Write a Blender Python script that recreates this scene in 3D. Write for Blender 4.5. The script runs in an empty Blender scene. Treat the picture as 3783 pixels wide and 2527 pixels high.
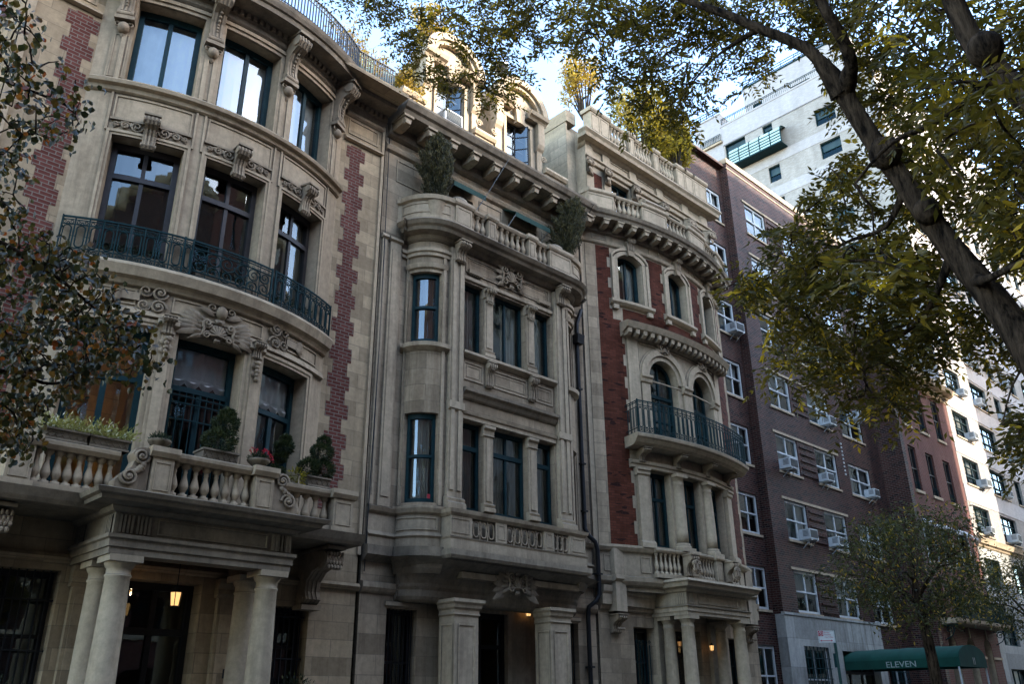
import bpy, math, random
from mathutils import Vector, Matrix
random.seed(7)
PI=math.pi
SC=bpy.context.scene
COL=SC.collection
# ------------------------------------------------------------------ camera
F_PX=3162.0; W_PX=3783.0
UP=Vector((-75.,-7413.,F_PX)).normalized()
HX=Vector((3542.,1313.,F_PX)); HX=(HX-UP*HX.dot(UP)).normalized()
HY=UP.cross(HX)
if HY.z<0: HY=-HY
RW=Matrix((HX,HY,UP))              # photo-camera axes -> street axes
CAM=Vector((0,-14.0,1.6))
def ray(sx,sy):
    return (RW@Vector((sx-1891.5,sy-1263.5,F_PX))).normalized()
def at_dist(px,py,dist):           # px,py in 2347-wide units of the photo
    k=W_PX/2347; return CAM+ray(px*k,py*k)*dist
def at_y(px,py,y):
    k=W_PX/2347; w=ray(px*k,py*k); return CAM+w*((y-CAM.y)/w.y)
cd=bpy.data.cameras.new('camera'); cam=bpy.data.objects.new('camera',cd); COL.objects.link(cam)
cd.sensor_width=36; cd.lens=36*F_PX/W_PX; cd.clip_end=2000; cd.clip_start=.05
m3=Matrix((RW@Vector((1,0,0)),RW@Vector((0,-1,0)),RW@Vector((0,0,-1)))).transposed()
cam.matrix_world=Matrix.Translation(CAM)@m3.to_4x4()
SC.camera=cam
# ------------------------------------------------------------------ things
def tag(o,label=None,cat=None,group=None,kind=None):
    if label: o['label']=label
    if cat: o['category']=cat
    if group: o['group']=group
    if kind: o['kind']=kind
    return o
def thing(name,loc,label,cat,group=None):
    o=bpy.data.objects.new(name,None); COL.objects.link(o); o.location=loc; o.empty_display_size=.2
    return tag(o,label,cat,group)
def wloc(o):
    v=Vector((0,0,0))
    while o is not None: v=v+o.location; o=o.parent
    return v
def inst(o,parent,loc):            # copy of an object and everything below it
    c=o.copy(); COL.objects.link(c); c.parent=parent; c.location=loc
    for ch in [x for x in bpy.data.objects if x.parent==o]: inst(ch,c,ch.location.copy())
    return c
# ------------------------------------------------------------------ plan curves
class FM:
    """plan polyline: s along the wall, z up, d outwards"""
    def __init__(s,pts,s0=0.0,zoff=0):
        s.P=[Vector((p[0],p[1])) for p in pts]; n=len(s.P)
        s.S=[s0]
        for a,b in zip(s.P,s.P[1:]): s.S.append(s.S[-1]+(b-a).length)
        nr=[]
        for a,b in zip(s.P,s.P[1:]):
            t=(b-a).normalized(); nr.append(Vector((t.y,-t.x)))
        s.M=[]
        for i in range(n):
            if i==0: s.M.append(nr[0])
            elif i==n-1: s.M.append(nr[-1])
            else:
                m=nr[i-1]+nr[i]; m.normalize(); s.M.append(m/max(.35,m.dot(nr[i])))
        s.z=zoff
    def __call__(s,q,z,d):
        S=s.S; i=0
        while i<len(S)-2 and q>S[i+1]: i+=1
        t=(q-S[i])/(S[i+1]-S[i])
        a=s.P[i]+s.M[i]*d; b=s.P[i+1]+s.M[i+1]*d
        p=a+(b-a)*t
        return (p.x,p.y,z+s.z)
    def cuts(s,a,b):
        return [a]+[x for x in s.S if a+1e-4<x<b-1e-4]+[b]
def flat(x0=0,y=0,z=0): return FM([(x0-200,y),(x0+200,y)],-200,z)
def arcpts(cx,cy,R,a0,a1,n):       # angle from -Y axis, + towards +X
    return [(cx+R*math.sin(a0+(a1-a0)*i/n),cy-R*math.cos(a0+(a1-a0)*i/n)) for i in range(n+1)]
class Free:                        # plain world mapping: (s,z,d)=(x,z,-y)
    S=[]
    def __call__(s,q,z,d): return (q,-d,z)
    def cuts(s,a,b): return [a,b]
FREE=Free()
# ------------------------------------------------------------------ mesh builder
class M:
    def __init__(s,fm=FREE): s.fm=fm; s.L=[]; s.F=[]; s.sm=[]; s.mi=[]; s.cur=0
    def face(s,pts,smooth=False):
        k=len(s.L); s.L.extend(pts); s.F.append(tuple(range(k,k+len(pts)))); s.sm.append(smooth); s.mi.append(s.cur)
    def grid(s,rows,smooth=True,close=False):
        k=len(s.L); n=len(rows[0])
        for r in rows: s.L.extend(r)
        for i in range(len(rows)-1):
            for j in range(n if close else n-1):
                j2=(j+1)%n
                s.F.append((k+i*n+j,k+i*n+j2,k+(i+1)*n+j2,k+(i+1)*n+j)); s.sm.append(smooth); s.mi.append(s.cur)
    # a closed (d,z) profile swept along s
    def prof(s,P,s0,s1,cap=True):
        cs=s.fm.cuts(s0,s1); n=len(P)
        for a,b in zip(cs,cs[1:]):
            for i in range(n):
                p,q=P[i],P[(i+1)%n]
                s.face([(a,p[1],p[0]),(b,p[1],p[0]),(b,q[1],q[0]),(a,q[1],q[0])])
        if cap:
            for e in (s0,s1): s.face([(e,p[1],p[0]) for p in P])
    def mould(s,P,s0,s1,back=-.05):  # open profile listed bottom to top, closed to the wall
        s.prof([(back,P[0][1])]+list(P)+[(back,P[-1][1])],s0,s1)
    def box(s,s0,s1,z0,z1,d0,d1): s.prof([(d0,z0),(d1,z0),(d1,z1),(d0,z1)],s0,s1)
    def quad(s,s0,s1,z0,z1,d):
        cs=s.fm.cuts(s0,s1)
        for a,b in zip(cs,cs[1:]): s.face([(a,z0,d),(b,z0,d),(b,z1,d),(a,z1,d)])
    def poly(s,pts,d0,d1):          # (s,z) outline between two depths
        n=len(pts)
        s.face([(p[0],p[1],d1) for p in pts]); s.face([(p[0],p[1],d0) for p in pts])
        for i in range(n):
            p,q=pts[i],pts[(i+1)%n]; s.face([(p[0],p[1],d0),(q[0],q[1],d0),(q[0],q[1],d1),(p[0],p[1],d1)])
    def lathe(s,cs,cd,P,n=14,a0=0,a1=2*PI):
        full=abs(a1-a0-2*PI)<1e-4; k=n if full else n+1
        s.grid([[(cs+r*math.cos(a0+(a1-a0)*j/n),z,cd+r*math.sin(a0+(a1-a0)*j/n)) for j in range(k)] for r,z in P],True,full)
        for r,z in (P[0],P[-1]):
            if r>1e-3: s.face([(cs+r*math.cos(a0+(a1-a0)*j/n),z,cd+r*math.sin(a0+(a1-a0)*j/n)) for j in range(k)])
    def roll(s,s0,s1,cz,cd,r,n=12):  # cylinder whose axis runs along s
        R=[(cd+r*math.cos(2*PI*j/n),cz+r*math.sin(2*PI*j/n)) for j in range(n)]
        s.prof(R,s0,s1)
    def tube(s,pts,r,n=5,taper=1.0):
        pts=[Vector(p) for p in pts]; rows=[]; N=len(pts)
        up=None
        for i,p in enumerate(pts):
            t=(pts[min(i+1,N-1)]-pts[max(i-1,0)]).normalized()
            if up is None:
                up=Vector((0,0,1)) if abs(t.z)<.9 else Vector((1,0,0))
            a=(up-t*up.dot(t)); 
            if a.length<1e-5: a=t.orthogonal()
            a.normalize(); b=t.cross(a); up=a
            rr=(r[i] if isinstance(r,(list,tuple)) else r*(1+(taper-1)*i/max(1,N-1)))
            rows.append([tuple(p+(a*math.cos(2*PI*j/n)+b*math.sin(2*PI*j/n))*rr) for j in range(n)])
        s.grid(rows,n>4,True)
        for e in (rows[0],rows[-1]): s.face(e)
    def spiral(s,cs,cz,d,r0,turns=1.6,a0=0,sgn=1,r=.02,n=5,steps=22,bulge=0):
        pts=[]
        for i in range(steps+1):
            t=i/steps; a=a0+sgn*2*PI*turns*t; q=r0*(1-.85*t)
            pts.append((cs+q*math.cos(a),cz+q*math.sin(a),d+bulge*t))
        s.tube(pts,r,n,.7)
    def ell(s,cs,cz,cd,rs,rz,rd,nu=10,nv=6):
        s.grid([[(cs+rs*math.sin(PI*i/nv)*math.cos(2*PI*j/nu),cz-rz*math.cos(PI*i/nv),cd+rd*math.sin(PI*i/nv)*math.sin(2*PI*j/nu)) for j in range(nu)] for i in range(nv+1)],True,True)
    def petal(s,cs,cz,d,ln,w,ang,lift=.05):  # pointed acanthus leaf lying on the wall
        c,t=math.cos(ang),math.sin(ang); rows=[]
        for i in range(6):
            u=i/5; ww=w*math.sin(PI*(.12+.88*u)**.8)*.5+.002; h=lift*math.sin(PI*min(1,u*1.05))
            row=[]
            for v in (-1,0,1):
                x=ln*u; y=ww*v; row.append((cs+c*x-t*y,cz+t*x+c*y,d+(h if v==0 else h*.35)))
            rows.append(row)
        s.grid(rows,True)
    # wall with openings (dict s0,s1,z0,z1,rise)
    def wall(s,s0,s1,z0,z1,ops=(),d=0.,rev=.3):
        ss=set(s.fm.cuts(s0,s1)); zs={z0,z1}
        for o in ops:
            r=o.get('rise',0); ss|=set(s.fm.cuts(o['s0'],o['s1'])); zs|={o['z0'],o['z1'],o['z1']-r}
            if r: ss|={o['s0']+(o['s1']-o['s0'])*i/18 for i in range(19)}
        ss=sorted(x for x in ss if s0-1e-6<=x<=s1+1e-6); zs=sorted(x for x in zs if z0-1e-6<=x<=z1+1e-6)
        ss=[x for i,x in enumerate(ss) if i==0 or x-ss[i-1]>1e-5]
        for a,b in zip(ss,ss[1:]):
            mid=(a+b)/2
            for za,zb in zip(zs,zs[1:]):
                zm=(za+zb)/2; hit=None
                for o in ops:
                    if o['s0']<mid<o['s1'] and o['z0']<zm<o['z1']: hit=o
                if not hit: s.face([(a,za,d),(b,za,d),(b,zb,d),(a,zb,d)]); continue
                if hit.get('rise',0) and zm>hit['z1']-hit['rise']:
                    ha,hb=arch(hit,a),arch(hit,b); ha=min(max(ha,za),zb); hb=min(max(hb,za),zb)
                    if ha<zb-1e-5 or hb<zb-1e-5: s.face([(a,ha,d),(b,hb,d),(b,zb,d),(a,zb,d)])
        for o in ops:
            r=o.get('rise',0); sp=o['z1']-r; e=d-rev
            for q in (o['s0'],o['s1']): s.face([(q,o['z0'],d),(q,sp,d),(q,sp,e),(q,o['z0'],e)])
            cs=s.fm.cuts(o['s0'],o['s1']) if not r else [o['s0']+(o['s1']-o['s0'])*i/18 for i in range(19)]
            for a,b in zip(cs,cs[1:]):
                s.face([(a,o['z0'],d),(b,o['z0'],d),(b,o['z0'],e),(a,o['z0'],e)])
                s.face([(a,arch(o,a),d),(b,arch(o,b),d),(b,arch(o,b),e),(a,arch(o,a),e)])
    def build(s,name,mat,parent=None,origin=None,uvs=1.0):
        pw=wloc(parent) if parent is not None else Vector((0,0,0))
        og=Vector(origin) if origin is not None else pw
        fm=s.fm; V=[]
        for p in s.L:
            w=fm(*p); V.append((w[0]-og.x,w[1]-og.y,w[2]-og.z))
        me=bpy.data.meshes.new(name); me.from_pydata(V,[],s.F)
        uv=me.uv_layers.new(name='uv'); buf=[]
        for f in s.F:
            P=[s.L[i] for i in f]
            a=Vector(P[1])-Vector(P[0]); b=Vector(P[-1])-Vector(P[0])
            nn=a.cross(b); x,y,z=abs(nn.x),abs(nn.y),abs(nn.z)
            for p in P:
                if z>=x and z>=y: buf+= [p[0]*uvs,p[1]*uvs]
                elif x>=y: buf+= [p[2]*uvs,p[1]*uvs]
                else: buf+= [p[0]*uvs,p[2]*uvs]
        uv.data.foreach_set('uv',buf)
        me.polygons.foreach_set('use_smooth',s.sm)
        mats=mat if isinstance(mat,(list,tuple)) else [mat]
        for q in mats: me.materials.append(q)
        if len(mats)>1: me.polygons.foreach_set('material_index',s.mi)
        me.update()
        o=bpy.data.objects.new(name,me); COL.objects.link(o)
        if parent is not None: o.parent=parent
        o.location=og-pw
        return o
def arch(o,q):
    r=o.get('rise',0); w=(o['s1']-o['s0'])/2; c=(o['s0']+o['s1'])/2
    if not r: return o['z1']
    R=(w*w+r*r)/(2*r); x=min(abs(q-c),w)
    return o['z1']-R+math.sqrt(max(0,R*R-x*x))
def op(s0,s1,z0,z1,rise=0): return dict(s0=s0,s1=s1,z0=z0,z1=z1,rise=rise)
# ------------------------------------------------------------------ materials
def newmat(name):
    m=bpy.data.materials.new(name); m.use_nodes=True; nt=m.node_tree
    for n in list(nt.nodes): nt.nodes.remove(n)
    o=nt.nodes.new('ShaderNodeOutputMaterial'); b=nt.nodes.new('ShaderNodeBsdfPrincipled')
    nt.links.new(b.outputs[0],o.inputs[0]); return m,nt,b,o
def N(nt,t,**k):
    n=nt.nodes.new('ShaderNode'+t)
    for a,v in k.items(): setattr(n,a,v)
    return n
def mix(nt,fac,a,b,mode='MIX'):
    n=N(nt,'MixRGB',blend_type=mode)
    for i,v in ((0,fac),(1,a),(2,b)):
        if isinstance(v,(int,float)): n.inputs[i].default_value=v
        elif isinstance(v,tuple): n.inputs[i].default_value=(*v,1) if len(v)==3 else v
        else: nt.links.new(v,n.inputs[i])
    return n.outputs[0]
def ramp(nt,src,stops):
    n=N(nt,'ValToRGB'); e=n.color_ramp.elements
    while len(e)<len(stops): e.new(.5)
    for q,(p,c) in zip(e,stops):
        q.position=p; q.color=(c,c,c,1) if isinstance(c,(int,float)) else (*c,1)
    nt.links.new(src,n.inputs[0]); return n.outputs[0]
def noise(nt,scale,detail=5,rough=.6,vec=None,sc=None):
    n=N(nt,'TexNoise'); n.inputs['Scale'].default_value=scale; n.inputs['Detail'].default_value=detail; n.inputs['Roughness'].default_value=rough
    if vec is not None:
        if sc:
            mp=N(nt,'Mapping'); mp.inputs['Scale'].default_value=sc; nt.links.new(vec,mp.inputs[0]); vec=mp.outputs[0]
        nt.links.new(vec,n.inputs['Vector'])
    return n.outputs[0]
def bump(nt,b,h,st=.3,dist=.02):
    n=N(nt,'Bump'); n.inputs['Strength'].default_value=st; n.inputs['Distance'].default_value=dist
    nt.links.new(h,n.inputs['Height']); nt.links.new(n.outputs[0],b.inputs['Normal'])
def pos(nt): return N(nt,'NewGeometry').outputs['Position']
def stone(name,c,blocks=None,var=.16,stain=.55,soot=0.0,rough=.9,joint=.55):
    m,nt,b,o=newmat(name); P=pos(nt)
    col=mix(nt,ramp(nt,noise(nt,.55,6,.65,P),[(.3,0),(.72,1)]),tuple(x*(1-var) for x in c),tuple(min(1,x*(1+var)) for x in c))
    # rain streaks and grime
    st=noise(nt,1.0,6,.7,P,(3.2,3.2,.28)); big=noise(nt,.35,3,.6,P)
    f=mix(nt,1,ramp(nt,st,[(.46,0),(.62,1)]),ramp(nt,big,[(.36,.12),(.66,1)]),'MULTIPLY')
    dirt=tuple(x*.36 for x in c)
    s2=N(nt,'Math',operation='MULTIPLY'); nt.links.new(f,s2.inputs[0]); s2.inputs[1].default_value=stain
    col=mix(nt,s2.outputs[0],col,(c[0]*.40,c[1]*.37,c[2]*.35))
    # upward ledges collect soot
    nz=N(nt,'SeparateXYZ'); nt.links.new(N(nt,'NewGeometry').outputs['True Normal'],nz.inputs[0])
    up=ramp(nt,nz.outputs[2],[(.35,0),(.8,1)])
    s3=N(nt,'Math',operation='MULTIPLY'); nt.links.new(up,s3.inputs[0]); s3.inputs[1].default_value=.6
    col=mix(nt,s3.outputs[0],col,(c[0]*.25,c[1]*.26,c[2]*.27))
    if soot:
        q=ramp(nt,noise(nt,1.4,6,.75,P,(1,1,.6)),[(.35,0),(.62,1)])
        s4=N(nt,'Math',operation='MULTIPLY'); nt.links.new(q,s4.inputs[0]); s4.inputs[1].default_value=soot
        col=mix(nt,s4.outputs[0],col,(.03,.032,.03))
    h=noise(nt,38,4,.6,P)
    if blocks:
        uv=N(nt,'UVMap'); br=N(nt,'TexBrick'); nt.links.new(uv.outputs[0],br.inputs['Vector'])
        br.inputs['Scale'].default_value=1; br.inputs['Brick Width'].default_value=blocks[0]; br.inputs['Row Height'].default_value=blocks[1]
        br.inputs['Mortar Size'].default_value=.008; br.inputs['Mortar Smooth'].default_value=.3
        br.inputs['Color1'].default_value=(.62,.60,.57,1); br.inputs['Color2'].default_value=(1.14,1.12,1.08,1); br.inputs['Mortar'].default_value=(joint,joint,joint,1)
        col=mix(nt,.85,col,br.outputs['Color'],'MULTIPLY')
    ao=N(nt,'AmbientOcclusion'); ao.samples=4; ao.inputs['Distance'].default_value=.3  # crevice grime that also paints occlusion shade into the stone colour
    cav=ramp(nt,ao.outputs['AO'],[(.25,1),(.85,0)]); grime_shade=mix(nt,1,cav,ramp(nt,noise(nt,2.2,5,.7,P),[(.3,.45),(.7,1)]),'MULTIPLY')
    s5=N(nt,'Math',operation='MULTIPLY'); nt.links.new(grime_shade,s5.inputs[0]); s5.inputs[1].default_value=.8
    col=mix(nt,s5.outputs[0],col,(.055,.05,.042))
    fine=ramp(nt,noise(nt,9,5,.7,P),[(.3,.78),(.7,1.1)])
    col=mix(nt,1,col,fine,'MULTIPLY')
    nt.links.new(col,b.inputs['Base Color']); b.inputs['Roughness'].default_value=rough; b.inputs['Specular IOR Level'].default_value=.2
    bump(nt,b,h,.25,.01)
    return m
def brick(name,c1,c2,mortar,bw=.21,bh=.072,ms=.009,dark=0,gloss=.8,blot=.35):
    m,nt,b,o=newmat(name); P=pos(nt); uv=N(nt,'UVMap')
    br=N(nt,'TexBrick'); nt.links.new(uv.outputs[0],br.inputs['Vector'])
    br.inputs['Scale'].default_value=1; br.inputs['Brick Width'].default_value=bw; br.inputs['Row Height'].default_value=bh
    br.inputs['Mortar Size'].default_value=ms; br.inputs['Mortar Smooth'].default_value=.2; br.inputs['Bias'].default_value=-.1
    br.inputs['Color1'].default_value=(*c1,1); br.inputs['Color2'].default_value=(*c2,1); br.inputs['Mortar'].default_value=(*mortar,1)
    col=br.outputs['Color']
    if dark:
        vo=N(nt,'TexVoronoi'); vo.inputs['Scale'].default_value=1
        mp=N(nt,'Mapping'); mp.inputs['Scale'].default_value=(1/bw,1/bh,1); nt.links.new(uv.outputs[0],mp.inputs[0]); nt.links.new(mp.outputs[0],vo.inputs[0])
        sp=N(nt,'SeparateXYZ'); nt.links.new(vo.outputs['Color'],sp.inputs[0])
        k=ramp(nt,sp.outputs[0],[(1-dark,0),(1-dark+.03,1)])
        inv=N(nt,'Math',operation='SUBTRACT'); inv.inputs[0].default_value=1; nt.links.new(br.outputs['Fac'],inv.inputs[1])
        kk=N(nt,'Math',operation='MULTIPLY'); nt.links.new(k,kk.inputs[0]); nt.links.new(inv.outputs[0],kk.inputs[1])
        col=mix(nt,kk.outputs[0],col,(c1[0]*.35,c1[1]*.5,c1[2]*.7))
    st=ramp(nt,noise(nt,.6,6,.7,P,(1.6,1.6,.5)),[(.32,1-blot),(.7,1.12)])
    col=mix(nt,1,col,st,'MULTIPLY')
    nt.links.new(col,b.inputs['Base Color']); b.inputs['Roughness'].default_value=gloss; b.inputs['Specular IOR Level'].default_value=.1
    bump(nt,b,br.outputs['Fac'],-.4,.006)
    return m
def plain(name,c,rough=.6,var=.15,scale=3,metal=0,spec=.4,bmp=0):
    m,nt,b,o=newmat(name); P=pos(nt)
    f=ramp(nt,noise(nt,scale,5,.65,P),[(.3,0),(.7,1)])
    col=mix(nt,f,tuple(x*(1-var) for x in c),tuple(min(1,x*(1+var)) for x in c))
    nt.links.new(col,b.inputs['Base Color']); b.inputs['Roughness'].default_value=rough; b.inputs['Metallic'].default_value=metal
    b.inputs['Specular IOR Level'].default_value=spec
    if bmp: bump(nt,b,noise(nt,60,4,.6,P),bmp,.01)
    return m
def glass(name,tint=(.82,.86,.86),f0=.09,rough=.015,wav=.12,gc=(.74,.82,.85)):
    m,nt,b,o=newmat(name); nt.nodes.remove(b); P=pos(nt)
    tr=N(nt,'BsdfTransparent'); tr.inputs[0].default_value=(*tint,1)
    gl=N(nt,'BsdfGlossy'); gl.inputs[0].default_value=(*gc,1); gl.inputs['Roughness'].default_value=rough
    bm=N(nt,'Bump'); bm.inputs['Strength'].default_value=wav; bm.inputs['Distance'].default_value=.05
    nt.links.new(noise(nt,1.3,2,.5,P),bm.inputs['Height']); nt.links.new(bm.outputs[0],gl.inputs['Normal'])
    lw=N(nt,'LayerWeight'); lw.inputs[0].default_value=.24
    mr=N(nt,'MapRange'); nt.links.new(lw.outputs['Fresnel'],mr.inputs[0]); mr.inputs[3].default_value=f0; mr.inputs[4].default_value=.95
    mx=N(nt,'MixShader'); nt.links.new(mr.outputs[0],mx.inputs[0]); nt.links.new(tr.outputs[0],mx.inputs[1]); nt.links.new(gl.outputs[0],mx.inputs[2])
    nt.links.new(mx.outputs[0],o.inputs[0]); return m
def cloth(name,c,trans=.35):
    m,nt,b,o=newmat(name); P=pos(nt)
    f=ramp(nt,noise(nt,2.5,5,.65,P,(1,1,.5)),[(.3,.7),(.7,1.1)])
    col=mix(nt,1,tuple(c),f,'MULTIPLY'); nt.links.new(col,b.inputs['Base Color']); b.inputs['Roughness'].default_value=.9
    t=N(nt,'BsdfTranslucent'); nt.links.new(col,t.inputs[0]); mx=N(nt,'MixShader'); mx.inputs[0].default_value=trans
    nt.links.new(b.outputs[0],mx.inputs[1]); nt.links.new(t.outputs[0],mx.inputs[2]); nt.links.new(mx.outputs[0],o.inputs[0]); return m
def emit(name,c,st):
    m,nt,b,o=newmat(name); nt.nodes.remove(b); e=N(nt,'Emission'); e.inputs[0].default_value=(*c,1); e.inputs[1].default_value=st
    nt.links.new(e.outputs[0],o.inputs[0]); return m
def leafmat(name,stops,trans=.35,rough=.45,spec=.3,scale=3.0):
    m,nt,b,o=newmat(name)
    at=N(nt,'Attribute'); at.attribute_name='tint'
    n=N(nt,'ValToRGB'); e=n.color_ramp.elements
    while len(e)<len(stops): e.new(.5)
    for q,(p,c) in zip(e,stops): q.position=p; q.color=(*c,1)
    nt.links.new(at.outputs['Fac'],n.inputs[0]); col=n.outputs[0]
    nt.links.new(col,b.inputs['Base Color']); b.inputs['Roughness'].default_value=rough; b.inputs['Specular IOR Level'].default_value=spec
    t=N(nt,'BsdfTranslucent'); br=mix(nt,1,col,(1.5,1.35,.7),'MULTIPLY'); nt.links.new(br,t.inputs[0])
    mx=N(nt,'MixShader'); mx.inputs[0].default_value=trans
    nt.links.new(b.outputs[0],mx.inputs[1]); nt.links.new(t.outputs[0],mx.inputs[2]); nt.links.new(mx.outputs[0],o.inputs[0]); return m
LIME=(0.594,0.433,0.273)
MAT=dict(
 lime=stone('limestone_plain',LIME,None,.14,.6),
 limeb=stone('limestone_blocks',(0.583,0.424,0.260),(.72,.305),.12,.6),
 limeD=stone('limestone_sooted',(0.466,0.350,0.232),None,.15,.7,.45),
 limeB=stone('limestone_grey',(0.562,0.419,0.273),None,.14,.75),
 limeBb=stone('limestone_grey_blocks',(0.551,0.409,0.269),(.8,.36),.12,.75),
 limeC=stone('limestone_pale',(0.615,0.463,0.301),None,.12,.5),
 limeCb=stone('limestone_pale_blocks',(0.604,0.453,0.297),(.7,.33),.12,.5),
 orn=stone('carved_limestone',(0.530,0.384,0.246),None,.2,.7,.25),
 brickA=brick('red_brick_mortared',(.15,.044,.031),(.215,.072,.052),(.25,.20,.155),.2,.075,.009),
 brickC=brick('red_pressed_brick',(.13,.040,.021),(.205,.064,.036),(.085,.036,.026),.2,.065,.006,.1,.85,.5),
 brickD=brick('dark_brown_brick',(.064,.023,.017),(.108,.038,.028),(.15,.115,.095),.21,.075,.010,.25,.6,.35),
 brickE=brick('rose_brick',(.15,.050,.038),(.195,.068,.050),(.20,.14,.11),.2,.066,.008,0,.8,.2),
 brickF=brick('pale_buff_brick',(.43,.37,.31),(.53,.465,.40),(.35,.31,.27),.2,.07,.009,0,.8,.2),
 brickFw=brick('white_glazed_brick',(.50,.445,.415),(.57,.515,.48),(.42,.37,.345),.2,.07,.006,0,.6,.12),
 frame=plain('dark_green_paint',(.009,.034,.038),.5,.3,6,0,.2),
 frameBr=plain('brown_black_paint',(.035,.028,.026),.5,.3,6),
 white=plain('white_paint',(.66,.66,.63),.5,.1,4),
 alu=plain('pale_metal',(.62,.63,.62),.45,.1,5),
 iron=plain('green_black_iron',(.010,.036,.038),.7,.3,9,0,.15),
 black=plain('black_paint',(.012,.012,.013),.5,.2,6),
 glass=glass('window_glass'),
 glassC=glass('clear_glass',(.8,.85,.85),.16),
 glassG=plain('mint_glass',(.52,.70,.65),.15,.12,.8,0,.8),
 glassT=glass('teal_glass',(.5,.62,.64),.06,.03,.12,(.22,.36,.40)),
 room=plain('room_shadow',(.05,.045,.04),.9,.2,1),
 roomW=plain('warm_plaster',(.55,.36,.15),.9,.1,1),
 shade=cloth('white_shade',(.84,.80,.76),.3),
 drape=cloth('sheer_drape',(.50,.44,.36),.3),
 drapeR=cloth('brown_drape',(.25,.11,.07),.2),
 copper=plain('green_copper',(.17,.27,.21),.7,.3,2,0,.3),
 slate=plain('slate_roof',(.10,.135,.115),.7,.3,8),
 awn=cloth('green_canvas',(.045,.10,.075),.15),
 canopy=cloth('canopy_green',(.004,.068,.046),.08),
 letter=plain('letter_white',(.34,.40,.37),.6,.05),
 bark=None,soil=plain('soil',(.03,.022,.016),.95,.3,20),
 asphalt=plain('asphalt',(.03,.03,.031),.9,.25,8,0,.2,.3),
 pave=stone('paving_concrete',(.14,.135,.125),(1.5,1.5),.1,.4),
 kerb=plain('kerb_stone',(.3,.29,.27),.8,.2,4),
)
# ------------------------------------------------------------------ windows and railings
def bars(m,o,d,fw,v=(),h=(),bw=.045,depth=.07,off=0,vtop=None):
    a,b,z0,z1=o['s0'],o['s1'],o['z0'],o['z1']; r=o.get('rise',0); sp=z1-r
    d0=d-.03; d1=d+depth-.03
    m.box(a,a+fw,z0,sp,d0,d1); m.box(b-fw,b,z0,sp,d0,d1); m.box(a+fw,b-fw,z0,z0+fw*1.2,d0,d1)
    if not r: m.box(a+fw,b-fw,z1-fw*1.3,z1,d0,d1)
    else:
        n=14
        for i in range(n):
            q0=a+(b-a)*i/n; q1=a+(b-a)*(i+1)/n
            h0,h1=arch(o,q0),arch(o,q1)
            oi=dict(s0=a+fw,s1=b-fw,z0=z0,z1=z1-fw,rise=max(.02,r-fw*.3))
            i0=arch(oi,q0) if a+fw<q0<b-fw else sp; i1=arch(oi,q1) if a+fw<q1<b-fw else sp
            m.poly([(q0,min(i0,h0)),(q1,min(i1,h1)),(q1,h1),(q0,h0)],d0,d1)
    for f in v:
        q=a+(b-a)*f; top=min(arch(o,q)-fw*.9,vtop or 1e9)
        m.box(q-bw/2,q+bw/2,z0+fw,top,d0,d1-.012)
    for z,w in h:
        e=math.sqrt(max(0,1)) ; m.box(a+fw,b-fw,z-w/2,z+w/2,d0,d1+.01)
def pane(m,o,d,e=.02):
    a,b=o['s0']+e,o['s1']-e
    if not o.get('rise',0): m.quad(a,b,o['z0']+e,o['z1']-e,d)
    else:
        n=14; pts=[(a+(b-a)*i/n) for i in range(n+1)]
        for q0,q1 in zip(pts,pts[1:]): m.face([(q0,o['z0']+e,d),(q1,o['z0']+e,d),(q1,arch(o,q1)-e,d),(q0,arch(o,q0)-e,d)])
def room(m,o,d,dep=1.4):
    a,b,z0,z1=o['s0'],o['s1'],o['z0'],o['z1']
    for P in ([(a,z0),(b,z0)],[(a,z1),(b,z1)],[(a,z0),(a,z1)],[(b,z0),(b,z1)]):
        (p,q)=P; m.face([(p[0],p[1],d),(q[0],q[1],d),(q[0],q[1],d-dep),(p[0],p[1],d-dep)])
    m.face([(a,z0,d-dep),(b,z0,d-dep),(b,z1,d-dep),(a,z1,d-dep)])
def folds(m,a,b,z0,z1,d,amp=.03,n=9,hem=0):
    rows=[]; K=n*6
    for z in (z0,(z0+z1)/2,z1):
        rows.append([(a+(b-a)*i/K,z,d+amp*math.sin(2*PI*n*i/K+1.3*math.sin(i*.37))*(1 if z<z1 else .6)) for i in range(K+1)])
    m.grid(rows,True)
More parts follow.
